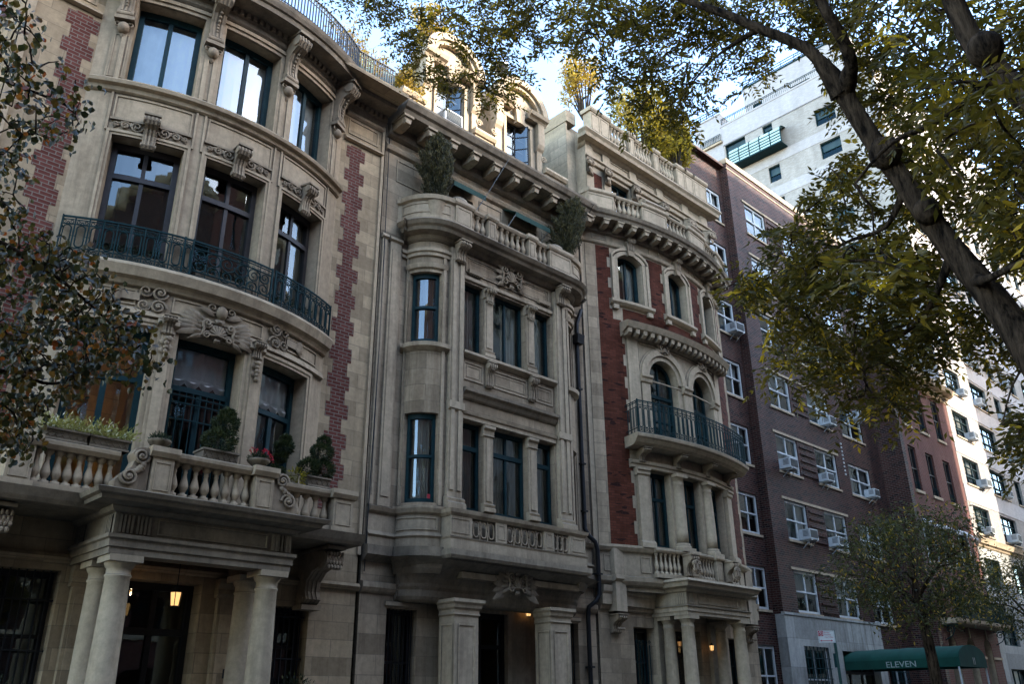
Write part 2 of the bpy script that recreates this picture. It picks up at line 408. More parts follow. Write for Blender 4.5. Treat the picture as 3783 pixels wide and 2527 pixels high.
def window(parent,fm,o,rev=.3,d=0,fw=.07,v=(.5,),h=(),bw=.05,fmat='frame',gmat='glass',cur=None,name='window',rm='room',curmat='drape',dep=1.4,bars_d=.07,origin=None,vtop=None):
    e=d-rev+.05
    m=M(fm); bars(m,o,e,fw,v,h,bw,bars_d,0,vtop); f=m.build(name,MAT[fmat],parent,origin)
    og=origin
    m=M(fm); pane(m,o,e-.005); m.build('pane',MAT[gmat],f,og)
    if cur:
        m=M(fm); a,b,z0,z1=o['s0']+.05,o['s1']-.05,o['z0'],o['z1']-o.get('rise',0)*.6; q=e-.14
        if cur=='shade': m.grid([[(a+(b-a)*i/8,z,q+.006*math.sin(i*2.1+z*3)) for i in range(9)] for z in (z0+.03,z0+(z1-z0)*.3,z0+(z1-z0)*.6,z1)],True)
        elif cur=='half': m.quad(a,b,z0+(z1-z0)*.55,z1,q)
        elif cur=='full': folds(m,a,b,z0,z1,q,.025,8)
        elif cur=='sides':
            w=(b-a)*.34; folds(m,a,a+w,z0,z1,q,.03,4); folds(m,b-w,b,z0,z1,q,.03,4)
        elif cur=='right': w=(b-a)*.5; folds(m,b-w,b,z0,z1,q,.03,4)
        elif cur=='swag':
            zz=(vtop or z1-(z1-z0)*.3)+.08; q=e-.05; folds(m,a,b,zz+.1,z1,q,.012,6)
            rows=[]
            for k in range(9):
                row=[]
                for i in range(49):
                    u=i/48; sc=abs(math.sin(PI*4*u)); t=k/8
                    row.append((a+(b-a)*u,zz+.16-t*(.10+.09*sc),q+.012+.035*sc*math.sin(PI*min(1,t*1.15))*(1+.35*math.sin(t*19))))
                rows.append(row)
            m.grid(rows,True)
        elif cur=='blind':
            k=int((z1-z0)*.6/.05)
            for i in range(k): zz=z1-.03-i*.05; m.face([(a,zz,q),(b,zz,q),(b,zz-.035,q-.02),(a,zz-.035,q-.02)])
        m.build('blind' if cur in('half','blind','shade') else 'curtain',MAT[curmat],f,og)
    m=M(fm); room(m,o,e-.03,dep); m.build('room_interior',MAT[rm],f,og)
    return f
def ironrail(m,s0,s1,z0,z1,d,unit=.2,style=0):
    H=z1-z0; n=max(1,round((s1-s0)/unit)); u=(s1-s0)/n
    for z,t in ((z1,.03),(z1-.05,.013),(z1-H*.2,.015),(z0+H*.16,.015),(z0+.02,.02)):
        m.box(s0,s1,z-t/2,z+t/2,d-.014 if t>.02 else d-.008,d+.014 if t>.02 else d+.008)
    zb,zt=z0+H*.16,z1-H*.2
    for i in range(n):
        a=s0+u*i; c=a+u/2
        m.box(a-.01,a+.01,z0,z1,d-.009,d+.009)
        r=u*.30
        loop=[]
        for k in range(9): loop.append((c-r*math.cos(PI*k/8),zt-r-.02+r*math.sin(PI*k/8),d))
        for k in range(9): loop.append((c+r*math.cos(PI*k/8),zb+r+.02-r*math.sin(PI*k/8),d))
        loop.append(loop[0]); m.tube(loop,.0115,4)
        for sg in (-1,1):
            m.spiral(c+sg*u*.24,(z1-.045+zt)/2,d,min(u*.22,H*.07),1.3,PI if sg>0 else 0,sg,.009,4,10)
        m.spiral(c-u*.2,(z0+zb)/2,d,H*.055,1.2,0,1,.009,4,9); m.spiral(c+u*.2,(z0+zb)/2,d,H*.055,1.2,PI,-1,.009,4,9)
        m.tube([(c-r,(zt+zb)/2,d),(a,(zt+zb)/2,d)],.006,4); m.tube([(c+r,(zt+zb)/2,d),(a+u,(zt+zb)/2,d)],.006,4)
    m.box(s1-.007,s1+.007,z0,z1,d-.007,d+.007)
def rosette_panel(m,s0,s1,z0,z1,d):  # large scrolled centre panel of a railing
    c=(s0+s1)/2; H=z1-z0; w=(s1-s0)/2
    for z,t in ((z1,.03),(z1-.05,.013),(z1-H*.2,.015),(z0+H*.16,.015),(z0+.02,.02)):
        m.box(s0,s1,z-t/2,z+t/2,d-.012,d+.012)
    zm=(z0+z1)/2-.02
    for sg in (-1,1):
        for (f,zz,r,t,a) in ((.18,zm+.1,.16,1.8,PI),(.18,zm-.14,.13,1.6,0),(.5,zm+.08,.15,1.8,0),(.5,zm-.15,.12,1.5,PI),(.8,zm+.12,.12,1.6,PI),(.8,zm-.1,.13,1.6,0)):
            m.spiral(c+sg*w*f,zz,d,r,t,a if sg>0 else PI-a,sg*(1 if zz>zm else -1),.013,5,20)
        m.box(c+sg*w-.01,c+sg*w+.01,z0,z1,d-.01,d+.01)
        for f in (.34,.66): m.box(c+sg*w*f-.006,c+sg*w*f+.006,z0,z1,d-.006,d+.006)
    n=int((s1-s0)/.11)
    for i in range(n): m.spiral(s0+(i+.5)*(s1-s0)/n,z1-.11,d,.035,1.2,0,1 if i%2 else -1,.006,4,9)
# baluster prototype profile for height h
def balprof(h,r=.07):
    return [(r*1.02,0),(r*1.02,.10*h),(r*.62,.11*h),(r*.5,.15*h),(r*.62,.19*h),(r*.98,.30*h),(r*1.0,.36*h),(r*.8,.48*h),(r*.5,.62*h),(r*.42,.72*h),(r*.55,.77*h),(r*.45,.80*h),(r*.55,.86*h),(r*.9,.9*h),(r*.95,h)]
BAL={}
def balusters(parent,fm,s0,s1,n,z0,h,d,mat,r=.07):
    for i in range(n):
        q=s0+(s1-s0)*(i+.5)/n; w=Vector(fm(q,z0,d))
        key=(round(h,3),mat.name,round(r,3))
        if key not in BAL:
            m=M(); m.lathe(w.x,-w.y,[(a,z+w.z) for a,z in balprof(h,r)],12)
            o=m.build('baluster',mat,parent,w); BAL[key]=o
        else:
            o=BAL[key].copy(); COL.objects.link(o); o.parent=parent; o.location=w-wloc(parent)
def panelpost(m,s0,s1,z0,z1,d0,d1,cap=.03):
    m.box(s0,s1,z0,z1,d0,d1)
    t=.05
    for (a,b,c,e) in ((s0+.04,s1-.04,z0+.07,z0+.085),(s0+.04,s1-.04,z1-.085,z1-.07),(s0+.04,s0+.055,z0+.085,z1-.085),(s1-.055,s1-.04,z0+.085,z1-.085)):
        m.box(a,b,c,e,d1,d1+.012)
def scroll_bracket(m,c,w,z0,z1,d0,dep):   # console: S profile with two rolls
    H=z1-z0
    P=[(d0,z0),(d0+dep*.22,z0),(d0+dep*.36,z0+H*.10),(d0+dep*.30,z0+H*.25),(d0+dep*.32,z0+H*.45),(d0+dep*.5,z0+H*.62),(d0+dep*.85,z0+H*.72),(d0+dep,z0+H*.84),(d0+dep*.97,z0+H*.95),(d0+dep*.85,z1),(d0,z1)]
    m.prof(P,c-w/2,c+w/2)
    for k in (-.28,0,.28):                  # ribs on the face
        m.prof([(p[0]+.018,p[1]) for p in P[1:9]]+[(p[0]-.01,p[1]) for p in P[1:9]][::-1],c+w*k-w*.07,c+w*k+w*.07)
    for sg in (-1,1):
        e=c+sg*w/2
        m.roll(min(e,e+sg*.025),max(e,e+sg*.025),z1-H*.14,d0+dep*.80,H*.12)
        m.roll(min(e,e+sg*.02),max(e,e+sg*.02),z0+H*.10,d0+dep*.20,H*.08)
    m.box(c-w*.62,c+w*.62,z1,z1+H*.06,d0,d0+dep*1.06)
def frame_panel(m,s0,s1,z0,z1,d,t=.03,p=.015):
    m.box(s0,s1,z0,z0+t,d-.02,d+p); m.box(s0,s1,z1-t,z1,d-.02,d+p); m.box(s0,s0+t,z0+t,z1-t,d-.02,d+p); m.box(s1-t,s1,z0+t,z1-t,d-.02,d+p)
def cartouche(m,c,z,d,w,h,wings=True):
    m.ell(c,z,d,w*.22,h*.34,.07,12,8)
    for k in range(9):                      # fluted shell
        a=-PI*.05+PI*1.1*k/8; m.tube([(c,z-h*.18,d+.07),(c+w*.2*math.cos(a),z-h*.15+h*.4*math.sin(a),d+.05)],.02,5)
    for sg in (-1,1):
        m.spiral(c+sg*w*.28,z+h*.26,d+.03,h*.2,1.7,PI if sg>0 else 0,sg,.028,6,18,.05)
        m.spiral(c+sg*w*.26,z-h*.24,d+.03,h*.17,1.6,PI if sg>0 else 0,-sg,.024,6,18,.04)
        m.tube([(c+sg*w*.4,z+h*.3,d+.03),(c+sg*w*.34,z,d+.06),(c+sg*w*.38,z-h*.3,d+.03)],.026,5)
        if wings:
            for k in range(5): m.petal(c+sg*w*.3,z-h*.2+h*.12*k,d+.01,w*(.42-.03*k),h*.2,PI-(-.5+.28*k) if sg<0 else (-.5+.28*k),.06)
    for k in range(3): m.petal(c,z+h*.3,d+.02,h*.3,h*.16,PI/2+(k-1)*.6,.07); m.petal(c,z-h*.3,d+.02,h*.24,h*.14,-PI/2+(k-1)*.6,.06)
def acanthus(m,c,z,d,ln,h,sg):               # running scroll ornament
    m.spiral(c+sg*ln*.18,z,d+.02,h*.42,1.6,PI if sg>0 else 0,sg,.022,5,18,.03)
    m.spiral(c+sg*ln*.55,z-h*.05,d+.02,h*.34,1.5,PI if sg>0 else 0,-sg,.02,5,16,.03)
    m.spiral(c+sg*ln*.86,z+h*.02,d+.02,h*.2,1.3,PI if sg>0 else 0,sg,.016,5,12,.02)
    m.tube([(c,z+h*.3,d+.02),(c+sg*ln*.3,z+h*.42,d+.03),(c+sg*ln*.6,z+h*.25,d+.03),(c+sg*ln*.95,z-h*.1,d+.02)],.018,5)
    for k in range(5): m.petal(c+sg*ln*(.15+.16*k),z+h*.1*(-1)**k,d+.01,h*.5,h*.25,(1.2 if k%2 else -1.0) if sg>0 else PI-(1.2 if k%2 else -1.0),.04)
def column(m,cs,cd,z0,z1,r0,r1,n=20):
    H=z1-z0
    m.box(cs-r0*1.35,cs+r0*1.35,z0,z0+.1,cd-r0*1.35,cd+r0*1.35)
    P=[(r0*1.3,z0+.1),(r0*1.32,z0+.15),(r0*1.12,z0+.19),(r0*1.18,z0+.22),(r0,z0+.25)]
    for i in range(7):
        t=i/6; P.append((r0+(r1-r0)*t**1.6,z0+.25+(H-.25-.30)*t))
    zt=z1-.30
    P+=[(r1*1.1,zt+.02),(r1*1.1,zt+.04),(r1,zt+.05),(r1,zt+.13),(r1*1.14,zt+.15),(r1*1.3,zt+.21)]
    m.lathe(cs,cd,P,n)
    m.box(cs-r1*1.42,cs+r1*1.42,zt+.21,z1,cd-r1*1.42,cd+r1*1.42)
# ================================================================== house A : bowed limestone and brick town house
XA=5.75; RA=4.88; TA=math.asin(2.62/RA); CYA=RA*math.cos(TA); SA=RA*TA
fa=FM([(1.9,0)]+arcpts(XA,CYA,RA,-TA,TA,28)+[(9.52,0)],-SA-(XA-2.62-1.9))
fl=flat()
A=thing('bowed_town_house',(5.75,0,0),'limestone and red brick town house with bowed front and columned porch, nearest the left edge','town house','town houses on the street')
L0=-SA-(XA-2.62-1.9); L1=SA+(9.52-XA-2.62)
sL=lambda x:x-(XA-2.62)-SA
sR=lambda x:x-(XA+2.62)+SA
w3=[op(-2.2,-1.0,12.05,13.98),op(-.6,.6,12.05,13.98),op(1.0,2.2,12.05,13.98)]
w2=[op(-2.2,-1.0,8.5,10.92),op(-.6,.6,8.5,10.92),op(1.0,2.2,8.5,10.92)]
w1=[op(-2.2,-1.0,4.6,7.42),op(-.6,.6,4.6,7.42),op(1.0,2.2,4.6,7.42)]
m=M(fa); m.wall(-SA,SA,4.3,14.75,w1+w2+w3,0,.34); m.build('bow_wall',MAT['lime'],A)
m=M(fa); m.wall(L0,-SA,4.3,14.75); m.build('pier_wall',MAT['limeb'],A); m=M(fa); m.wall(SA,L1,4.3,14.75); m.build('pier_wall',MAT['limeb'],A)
# side and rear of the house
m=M(); m.box(1.9,9.5,0,14.7,-12,-2.2); m.box(1.9,1.95,0,14.75,-3,0.0); m.box(9.47,9.5,0,14.75,-3,0); m.box(1.9,9.5,14.6,14.7,-3,.9); m.build('house_body',MAT['limeb'],A)
for a,b in ((sL(2.6),sL(3.06)),(sR(8.53),sR(8.98))):
    m=M(fa); i=0; z=4.45
    while z<13.3:
        e=(.075 if i%2 else -.03)+random.uniform(-.02,.02); m.box(a+e,b-e+random.uniform(-.02,.02),z,min(z+.305,13.33),-.02,.006); z+=.305; i+=1
    m.build('brick_strip',MAT['brickA'],A)
# panels and frieze on the flat piers
for a,b in ((L0+.12,-SA-.06),(SA+.1,L1-.1)):
    m=M(fa); m.mould([(.03,13.40),(.09,13.43),(.05,13.50),(.02,13.53)],a-.05,b+.05); frame_panel(m,a+.05,b-.08,13.62,14.02,0,.035,.02); m.mould([(.02,14.08),(.07,14.12),(.05,14.2)],a-.05,b+.05)
    m.build('pier_panel',MAT['lime'],A)
m=M(fa); m.prof([(-.02,4.3),(.05,4.3),(.05,14.3),(-.02,14.3)],L1-.09,L1-.02); m.build('edge_strip',MAT['lime'],A); m=M(fa); m.prof([(-.02,4.3),(.06,4.3),(.06,14.3),(-.02,14.3)],L0+.02,L0+.16); m.build('edge_strip',MAT['lime'],A)
# architraves round windows
def archi(ops,zt,p=.045,w=.11,base=None):
    for o in ops:
        m=M(fa); a,b,z0,z1=o['s0'],o['s1'],o['z0'],o['z1']
        for k,(e,q) in enumerate(((0,p*.5),(w*.5,p))):
            m.box(a-e-w*.5,a-e,z0,z1+e,-.02,q); m.box(b+e,b+e+w*.5,z0,z1+e,-.02,q); m.box(a-e-w*.5,b+e+w*.5,z1+e,z1+e+w*.5,-.02,q)
        m.build('window_surround',MAT['lime'],A)
archi(w3,13.98,.07,.16); archi(w2,10.92,.04,.10); archi(w1,7.42,.04,.12)
# ledge below the top windows, with end returns
m=M(fa); m.mould([(.02,11.80),(.06,11.83),(.08,11.90),(.15,11.93),(.17,11.99),(.13,12.04)],-SA+.0,SA-.0); m.build('belt_ledge',MAT['lime'],A)
for c in (-1.6,0,1.6):
    m=M(fa); frame_panel(m,c-.66,c+.66,11.25,11.76,0,.03,.02); m.box(c-.74,c-.70,11.0,11.8,-.02,.03); m.box(c+.70,c+.74,11.0,11.8,-.02,.03); m.build('spandrel_panel',MAT['lime'],A)
    m=M(fa); scroll_bracket(m,c,.22,10.72,11.32,0,.24); m.build('keystone',MAT['orn'],A)
    m=M(fa)
    for sg in (-1,1): acanthus(m,c+sg*.14,11.14,0,.5,.26,sg); m.box(c+sg*.14 if sg>0 else c-.68,c+.68 if sg>0 else c-.14,11.22,11.26,0,.05)
    m.build('carved_scroll',MAT['orn'],A)
# balcony slab, carved frieze
m=M(fa); m.mould([(.02,8.06),(.06,8.08),(.10,8.16),(.17,8.2),(.2,8.3),(.22,8.36),(.18,8.43),(-.02,8.44)],-SA+.02,SA-.02); m.build('balcony_slab',MAT['lime'],A)
m=M(fa); m.mould([(.02,7.56),(.07,7.58),(.05,7.66),(.02,7.7)],-SA+.05,SA-.05)
frame_panel(m,-.78,.92,7.74,8.02,.0,.03,.02); frame_panel(m,-2.45,-1.35,7.74,8.02,0,.03,.02); frame_panel(m,1.45,2.45,7.74,8.02,0,.03,.02); m.build('frieze',MAT['lime'],A)
m=M(fa); cartouche(m,.02,7.57,.04,.75,.42); 
for sg in (-1,1):
    for k in range(6): m.petal(.02+sg*.3,7.55+.03*k,.05,.48-.03*k,.14,(-.35+.2*k) if sg>0 else PI-(-.35+.2*k),.06)
m.build('cartouche',MAT['orn'],A)
m=M(fa); m.ell(.05,7.95,.05,.11,.13,.08)
for sg in (-1,1): m.spiral(.05+sg*.17,8.0,.04,.1,1.5,PI if sg>0 else 0,sg,.02,5,16,.03); m.petal(.05+sg*.1,7.9,.03,.32,.12,.2 if sg>0 else PI-.2,.05)
m.petal(.05,7.86,.03,.2,.16,-PI/2,.06); m.build('frieze_mask',MAT['orn'],A)
for c,sg in ((-1.0,-1),(1.18,1)):
    m=M(fa)
    for zz in (7.76,8.02): m.spiral(c,zz,.04,.13,1.7,PI if sg>0 else 0,-sg if zz<7.9 else sg,.026,6,20,.05); m.spiral(c+sg*.22,zz,.03,.11,1.5,0,sg,.022,5,16,.04); m.ell(c,zz,.08,.035,.035,.03,8,5)
    m.box(min(c+sg*.3,c+sg*.62),max(c+sg*.3,c+sg*.62),7.82,7.96,0,.05)
    for k in range(5): m.petal(c+sg*.55,7.89,.03,.24,.1,(-.7+.35*k) if sg>0 else PI-(-.7+.35*k),.05)
    m.build('carved_scroll',MAT['orn'],A)
# mullion pilasters between the lower windows with pendants
for c in (-.8,.8):
    m=M(fa); m.box(c-.13,c+.13,4.5,7.56,-.02,.06); m.box(c-.08,c+.08,4.7,7.3,.06,.085); m.mould([(.06,7.44),(.12,7.48),(.1,7.56)],c-.17,c+.17); m.build('pilaster',MAT['lime'],A)
    m=M(fa); scroll_bracket(m,c,.17,7.3,7.6,.06,.14)
    for k in range(5): m.ell(c,7.22-.075*k,.12,.05-.005*k,.045,.05,8,5); m.petal(c,7.24-.075*k,.1,.12,.09,PI if k%2 else 0,.03)
    m.build('pendant',MAT['orn'],A)
# big consoles under the cornice
for c in (-2.36,-.8,.8,2.36):
    m=M(fa); m.box(c-.17,c+.17,12.06,13.2,-.02,.04); frame_panel(m,c-.13,c+.13,12.12,13.1,.04,.025,.012); m.build('pilaster',MAT['lime'],A)
    m=M(fa); scroll_bracket(m,c,.24,13.42,14.42,.02,.48)
    m.box(c-.17,c+.17,13.34,13.42,0,.2); m.roll(c-.14,c+.14,13.47,.16,.06,12)
    m.ell(c,13.2,.1,.11,.12,.1,10,7)
    for sg in (-1,1): m.spiral(c+sg*.1,13.26,.1,.07,1.4,PI if sg>0 else 0,-sg,.018,5,14,.04)
    m.petal(c,13.14,.05,.16,.12,-PI/2,.05)
    for k in range(8): m.ell(c,13.66+.075*k,.02+.48*(.34 if k<3 else .34+.09*(k-2)),.03,.03,.03,6,4)
    m.build('console',MAT['orn'],A)
# top cornice
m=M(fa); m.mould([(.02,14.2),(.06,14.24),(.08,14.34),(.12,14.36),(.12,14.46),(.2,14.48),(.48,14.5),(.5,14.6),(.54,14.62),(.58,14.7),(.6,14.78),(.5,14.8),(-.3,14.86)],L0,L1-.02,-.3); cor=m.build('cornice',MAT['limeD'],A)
m=M(fa); q=L0+.05
while q<L1-.1: m.box(q,q+.075,14.355,14.465,.1,.175); q+=.135
m.build('dentil_course',MAT['limeD'],A)
m=M(fa); z0,z1=14.86,15.75; q=-SA-.9
m.box(L0,L1-.05,z1-.025,z1,.30,.34); m.box(L0,L1-.05,z1-.16,z1-.145,.31,.33); m.box(L0,L1-.05,z0+.05,z0+.07,.31,.33); m.box(L0,L1-.05,z0+.24,z0+.255,.31,.33)
q=L0; i=0
while q<L1-.05:
    m.box(q-.012,q+.012,z0-.02,z1,.310,.330)
    if i%4==0:
        m.spiral(q+.1,z0+.14,.32,.09,1.4,PI,1,.012,4,12); m.spiral(q+.3,z0+.14,.32,.09,1.4,0,-1,.012,4,12); m.spiral(q+.1,z1-.08,.32,.055,1.3,0,1,.009,4,10); m.spiral(q+.3,z1-.08,.32,.055,1.3,PI,-1,.009,4,10)
    q+=.075; i+=1
m.build('roof_railing',MAT['black'],A)
# set-back roof storey, in full sun
m=M(); m.wall(2.2,9.4,14.7,17.6,[op(3.2,4.4,15,17),op(5.2,6.4,15,17)],-3.4,.2); m.box(2.2,9.4,17.6,17.8,-9,-3.2); m.box(9.2,9.4,14.7,17.6,-9,-3.4)
m.build('roof_storey',MAT['limeC'],A)
for a in (3.2,5.2): window(A,FREE,op(a,a+1.2,15,17),.2,-3.4,.08,(.5,),((16.3,.05),),.05,'frame','glass')
# windows
for i,o in enumerate(w3): window(A,fa,o,.34,0,.10,(.5,),(),.09,'frame','glassC','shade',curmat='shade')
for i,o in enumerate(w2): window(A,fa,o,.34,0,.10,(.5,),((10.24,.10),),.075,'frameBr','glass','right' if i==2 else None)
for i,o in enumerate(w1):
    rm='roomW' if i==0 else 'room'
    window(A,fa,o,.36,0,.10,(.5,),((6.55,.09),),.10,'frame','glass','swag' if i else None,rm=rm,curmat='shade',dep=2.6 if i==0 else 1.4,vtop=6.55)
m=M(fa)
for k in range(9): q=-.5+k*.125; m.box(q-.008,q+.008,4.65,6.5,-.24,-.225)
for z in (6.42,6.3,6.02,4.75): m.box(-.5,.5,z-.01,z+.01,-.245,-.22)
m.build('window_grille',MAT['iron'],A)
# curved iron balcony
m=M(fa); z0,z1=8.44,9.12
ironrail(m,-SA+.12,-.76,z0,z1,.12); rosette_panel(m,-.62,.90,z0,z1,.12); ironrail(m,.98,SA-.08,z0,z1,.12)
for a,b in ((-.76,-.62),): ironrail(m,a,b,z0,z1,.12,.14)
for q in (-SA+.12,-.76,-.62,.90,.98,SA-.08): m.box(q-.014,q+.014,z0,z1+.03,.105,.135)
for q in (-SA+.12,SA-.08): 
    for z in (z1,z1-.14,z0+.05): m.box(q-.008,q+.008,z-.01,z+.01,-.02,.12)
m.build('iron_balcony_railing',MAT['iron'],A)
# ground floor
g=[op(3.0,4.26,.9,3.52),op(5.2,6.46,.25,3.5),op(7.6,8.5,.9,3.26)]
m=M(); m.wall(1.9,9.5,0,4.3,g,0,.4); m.build('ground_floor_wall',MAT['limeb'],A)
m=M(); m.mould([(.02,3.62),(.06,3.64),(.1,3.7),(.06,3.76)],1.9,9.5); m.build('string_course',MAT['limeb'],A)
for o in (g[0],g[2]):
    f=window(A,FREE,o,.4,0,.07,(.5,),((2.6,.05),),.04,'black','glass')
    m=M(); k=int((o['s1']-o['s0'])/.11)
    for i in range(k): q=o['s0']+.06+i*.11; m.box(q-.009,q+.009,.95,o['z1'],-.16,-.14)
    for z in (1.4,2.4,3.1): m.box(o['s0'],o['s1'],z-.012,z+.012,-.165,-.135)
    m.build('window_grille',MAT['black'],A)
d=g[1]; m=M(); bars(m,d,-.36,.09,(.5,),((2.75,.1),),.09,.08); m.box(5.3,6.36,.25,.9,-.36,-.33); dr=m.build('front_door',MAT['black'],A)
m=M(); pane(m,d,-.365); m.build('pane',MAT['glass'],dr)
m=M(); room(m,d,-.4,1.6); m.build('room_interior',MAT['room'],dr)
m=M(); 
for sg in (5.78,5.88): m.roll(sg,sg+.02,1.25,-.26,.03); m.box(sg,sg+.02,1.1,1.4,-.30,-.27)
m.build('door_handle',MAT['alu'],dr)
# portico
for x in (4.6,6.9):
    m=M(); column(m,x,1.32,.25,3.6,.205,.165,24); m.build('column',MAT['limeC'],A)
    m=M(); column(m,x,.62,.25,3.6,.19,.155,20); m.build('column',MAT['limeC'],A)
    m=M(); m.box(x-.18,x+.18,.2,3.3,-.02,.1); m.box(x-.13,x+.13,.5,3.2,.1,.115); m.mould([(.1,3.3),(.15,3.36),(.12,3.44),(.18,3.52),(.18,3.6)],x-.22,x+.22); m.build('pilaster',MAT['limeb'],A)
fp=FM([(4.36,0),(4.36,-1.52),(7.14,-1.52),(7.14,0)],0)
SP=1.52*2+2.78
m=M(fp); m.mould([(0,3.6),(.02,3.6),(.02,3.7),(.045,3.7),(.045,3.8),(.08,3.82),(.08,3.87),(0,3.88),(0,4.17),(.06,4.19),(.1,4.24),(.1,4.26),(.34,4.28),(.36,4.33),(.42,4.35),(.45,4.41),(.40,4.43)],0,SP,-.3)
frame_panel(m,1.52+.62,1.52+2.78-.42,3.92,4.14,0,.02,.02)
for c in (1.52+.18,1.52+.42,1.52+2.78-.42+.18,1.52+2.78-.12,1.34,.3):
    for k in range(4): m.box(c-.10+.055*k,c-.065+.055*k,3.9,4.15,0,.022)
    for k in range(5): m.ell(c-.09+.045*k,3.855,.06,.017,.022,.02,6,4)
m.build('entablature',MAT['limeD'],A)
m=M(); m.box(4.4,7.1,4.15,4.4,0,1.5); m.build('porch_ceiling',MAT['limeD'],A)
m=M(); m.prof([(0,4.24),(1.16,4.24),(1.2,4.3),(1.26,4.42),(0,4.42)],2.75,4.36); m.build('terrace_slab',MAT['limeD'],A); m=M(); m.prof([(0,4.24),(1.16,4.24),(1.2,4.3),(1.26,4.42),(0,4.42)],7.14,8.76); m.build('terrace_slab',MAT['limeD'],A)
for c in (3.05,8.36):
    m=M(); scroll_bracket(m,c,.30,3.28,4.16,0,.95); m.roll(c-.17,c+.17,3.98,.82,.15,16)
    for r in range(4):
        for k in range(5): m.ell(c-.12+.06*k+(.03 if r%2 else 0),3.86+.075*r,.955,.035,.045,.025,6,4)
    for k in range(4): m.petal(c-.12+.08*k,4.16,.9,.14,.1,PI/2,.05)
    m.box(c-.2,c+.2,3.2,3.28,0,.3); m.build('scroll_bracket',MAT['orn'],A)
# porch balustrade: centre run and two wings
def balustrade(parent,runs,posts,zb,zr,d,mat,fm=FREE,r=.07,wd=.13,rail=.13,base=.1):
    m=M(fm); s0=min(a for a,b,n in runs); s1=max(b for a,b,n in runs)
    s0=min([s0]+[p[0] for p in posts]); s1=max([s1]+[p[1] for p in posts])
    m.box(s0,s1,zb,zb+base,d-wd,d+wd); m.prof([(d-wd*.8,zr-rail),(d+wd*.8,zr-rail),(d+wd*1.1,zr-rail*.55),(d+wd*1.15,zr-.02),(d+wd,zr),(d-wd,zr),(d-wd*1.15,zr-.02)],s0,s1)
    for a,b in posts:
        panelpost(m,a,b,zb+base*.5,zr-rail,d-wd*1.3,d+wd*1.3); m.box(a-.04,b+.04,zb-.02,zb+.09,d-wd*1.5,d+wd*1.5); m.prof([(d-wd*1.5,zr-rail),(d+wd*1.5,zr-rail),(d+wd*1.8,zr-.06),(d+wd*1.8,zr+.02),(d-wd*1.8,zr+.02),(d-wd*1.8,zr-.06)],a-.06,b+.06)
    o=m.build('balustrade',mat,parent)
    for a,b,n in runs: balusters(o,fm,a,b,n,zb+base,zr-rail-zb-base,d,mat,r)
    return o
balustrade(A,[(5.06,6.40,8)],[(4.74,5.06),(6.40,6.72)],4.43,5.17,1.40,MAT['lime'])
balustrade(A,[(3.27,4.42,8)],[(2.94,3.27)],4.42,5.14,1.0,MAT['lime'])
balustrade(A,[(7.0,8.12,6)],[(8.12,8.52)],4.42,5.14,1.0,MAT['lime'])
for x,sg in ((4.72,-1),(6.74,1)):
    m=M(); 
    P=[(0,4.43),(.46,4.43),(.46,4.62),(.36,4.74),(.26,4.84),(.22,4.95),(.26,5.05),(.22,5.13),(.1,5.16),(0,5.16)]
    m.poly([(x+sg*a,z) for a,z in P],1.27,1.52); m.spiral(x+sg*.14,5.02,1.53,.12,1.7,0,sg,.028,6,20,.03); m.spiral(x+sg*.28,4.7,1.53,.13,1.7,PI,-sg,.028,6,20,.03); m.ell(x+sg*.14,5.02,1.54,.04,.04,.04); m.ell(x+sg*.28,4.7,1.54,.045,.045,.04)
    for k in range(4): m.petal(x+sg*(.12+.04*k),4.95-.06*k,1.54,.13,.08,-1.2+.5*k,.04)
    m.build('scroll_buttress',MAT['orn'],A)
# house number plate
m=M(); m.box(6.93,7.07,2.06,2.2,.1,.12); pl=m.build('number_plate',MAT['black'],A)
def text(body,size,mat,parent,loc,rot,name='lettering',ext=.003,align='CENTER',bold=0,sx=1):
    cu=bpy.data.curves.new(name,'FONT'); cu.body=body; cu.size=size; cu.extrude=ext; cu.align_x=align; cu.offset=bold
    t=bpy.data.objects.new(name+'_src',cu); COL.objects.link(t)
    dg=bpy.context.evaluated_depsgraph_get(); me=bpy.data.meshes.new_from_object(t.evaluated_get(dg)); bpy.data.objects.remove(t,do_unlink=True); bpy.data.curves.remove(cu)
    me.name=name; me.materials.clear(); me.materials.append(mat)
    rm=Matrix.Rotation(rot[2],4,'Z')@Matrix.Rotation(rot[1],4,'Y')@Matrix.Rotation(rot[0],4,'X')@Matrix.Diagonal((sx,1,1,1)); me.transform(rm)
    o=bpy.data.objects.new(name,me); COL.objects.link(o); o.parent=parent; o.location=Vector(loc)-wloc(parent); return o
text('5',.11,MAT['letter'],pl,(7.0,-.124,2.09),(PI/2,0,0),'house_number')
# ================================================================== house B : limestone house with rounded corner bays
B=thing('limestone_bay_house',(12.95,0,0),'grey limestone house with rounded bay corners, mansard roof and two arched dormers','town house','town houses on the street')
RB=.62; QB=RB*PI/2
fb=FM([(9.56,0)]+arcpts(10.95,0,RB,-PI/2,0,12)+arcpts(14.95,0,RB,0,PI/2,12)+[(16.34,0)],-2-QB-.77)
BL,BR=-2-QB-.77,2+QB+.77; CL,CR=-2-QB,2+QB
def curved(z0,z1): return [op(-2.86,-2.09,z0,z1),op(2.09,2.86,z0,z1)]
b2=[op(-1.45,-.83,8.92,10.66),op(-.54,.54,8.92,10.66),op(.83,1.45,8.92,10.66)]; c2=curved(8.92,10.62)
b1=[op(-1.45,-.83,5.38,7.3),op(-.54,.54,5.38,7.3),op(.83,1.45,5.38,7.3)]; c1=curved(5.4,7.3)
m=M(fb); m.wall(CL,CR,4.3,11.9,b1+b2+c1+c2,0,.22); m.build('bay_wall',MAT['limeBb'],B)
m=M(fl); att=[op(11.3,12.3,12.2,13.4),op(13.55,14.6,12.2,13.4)]
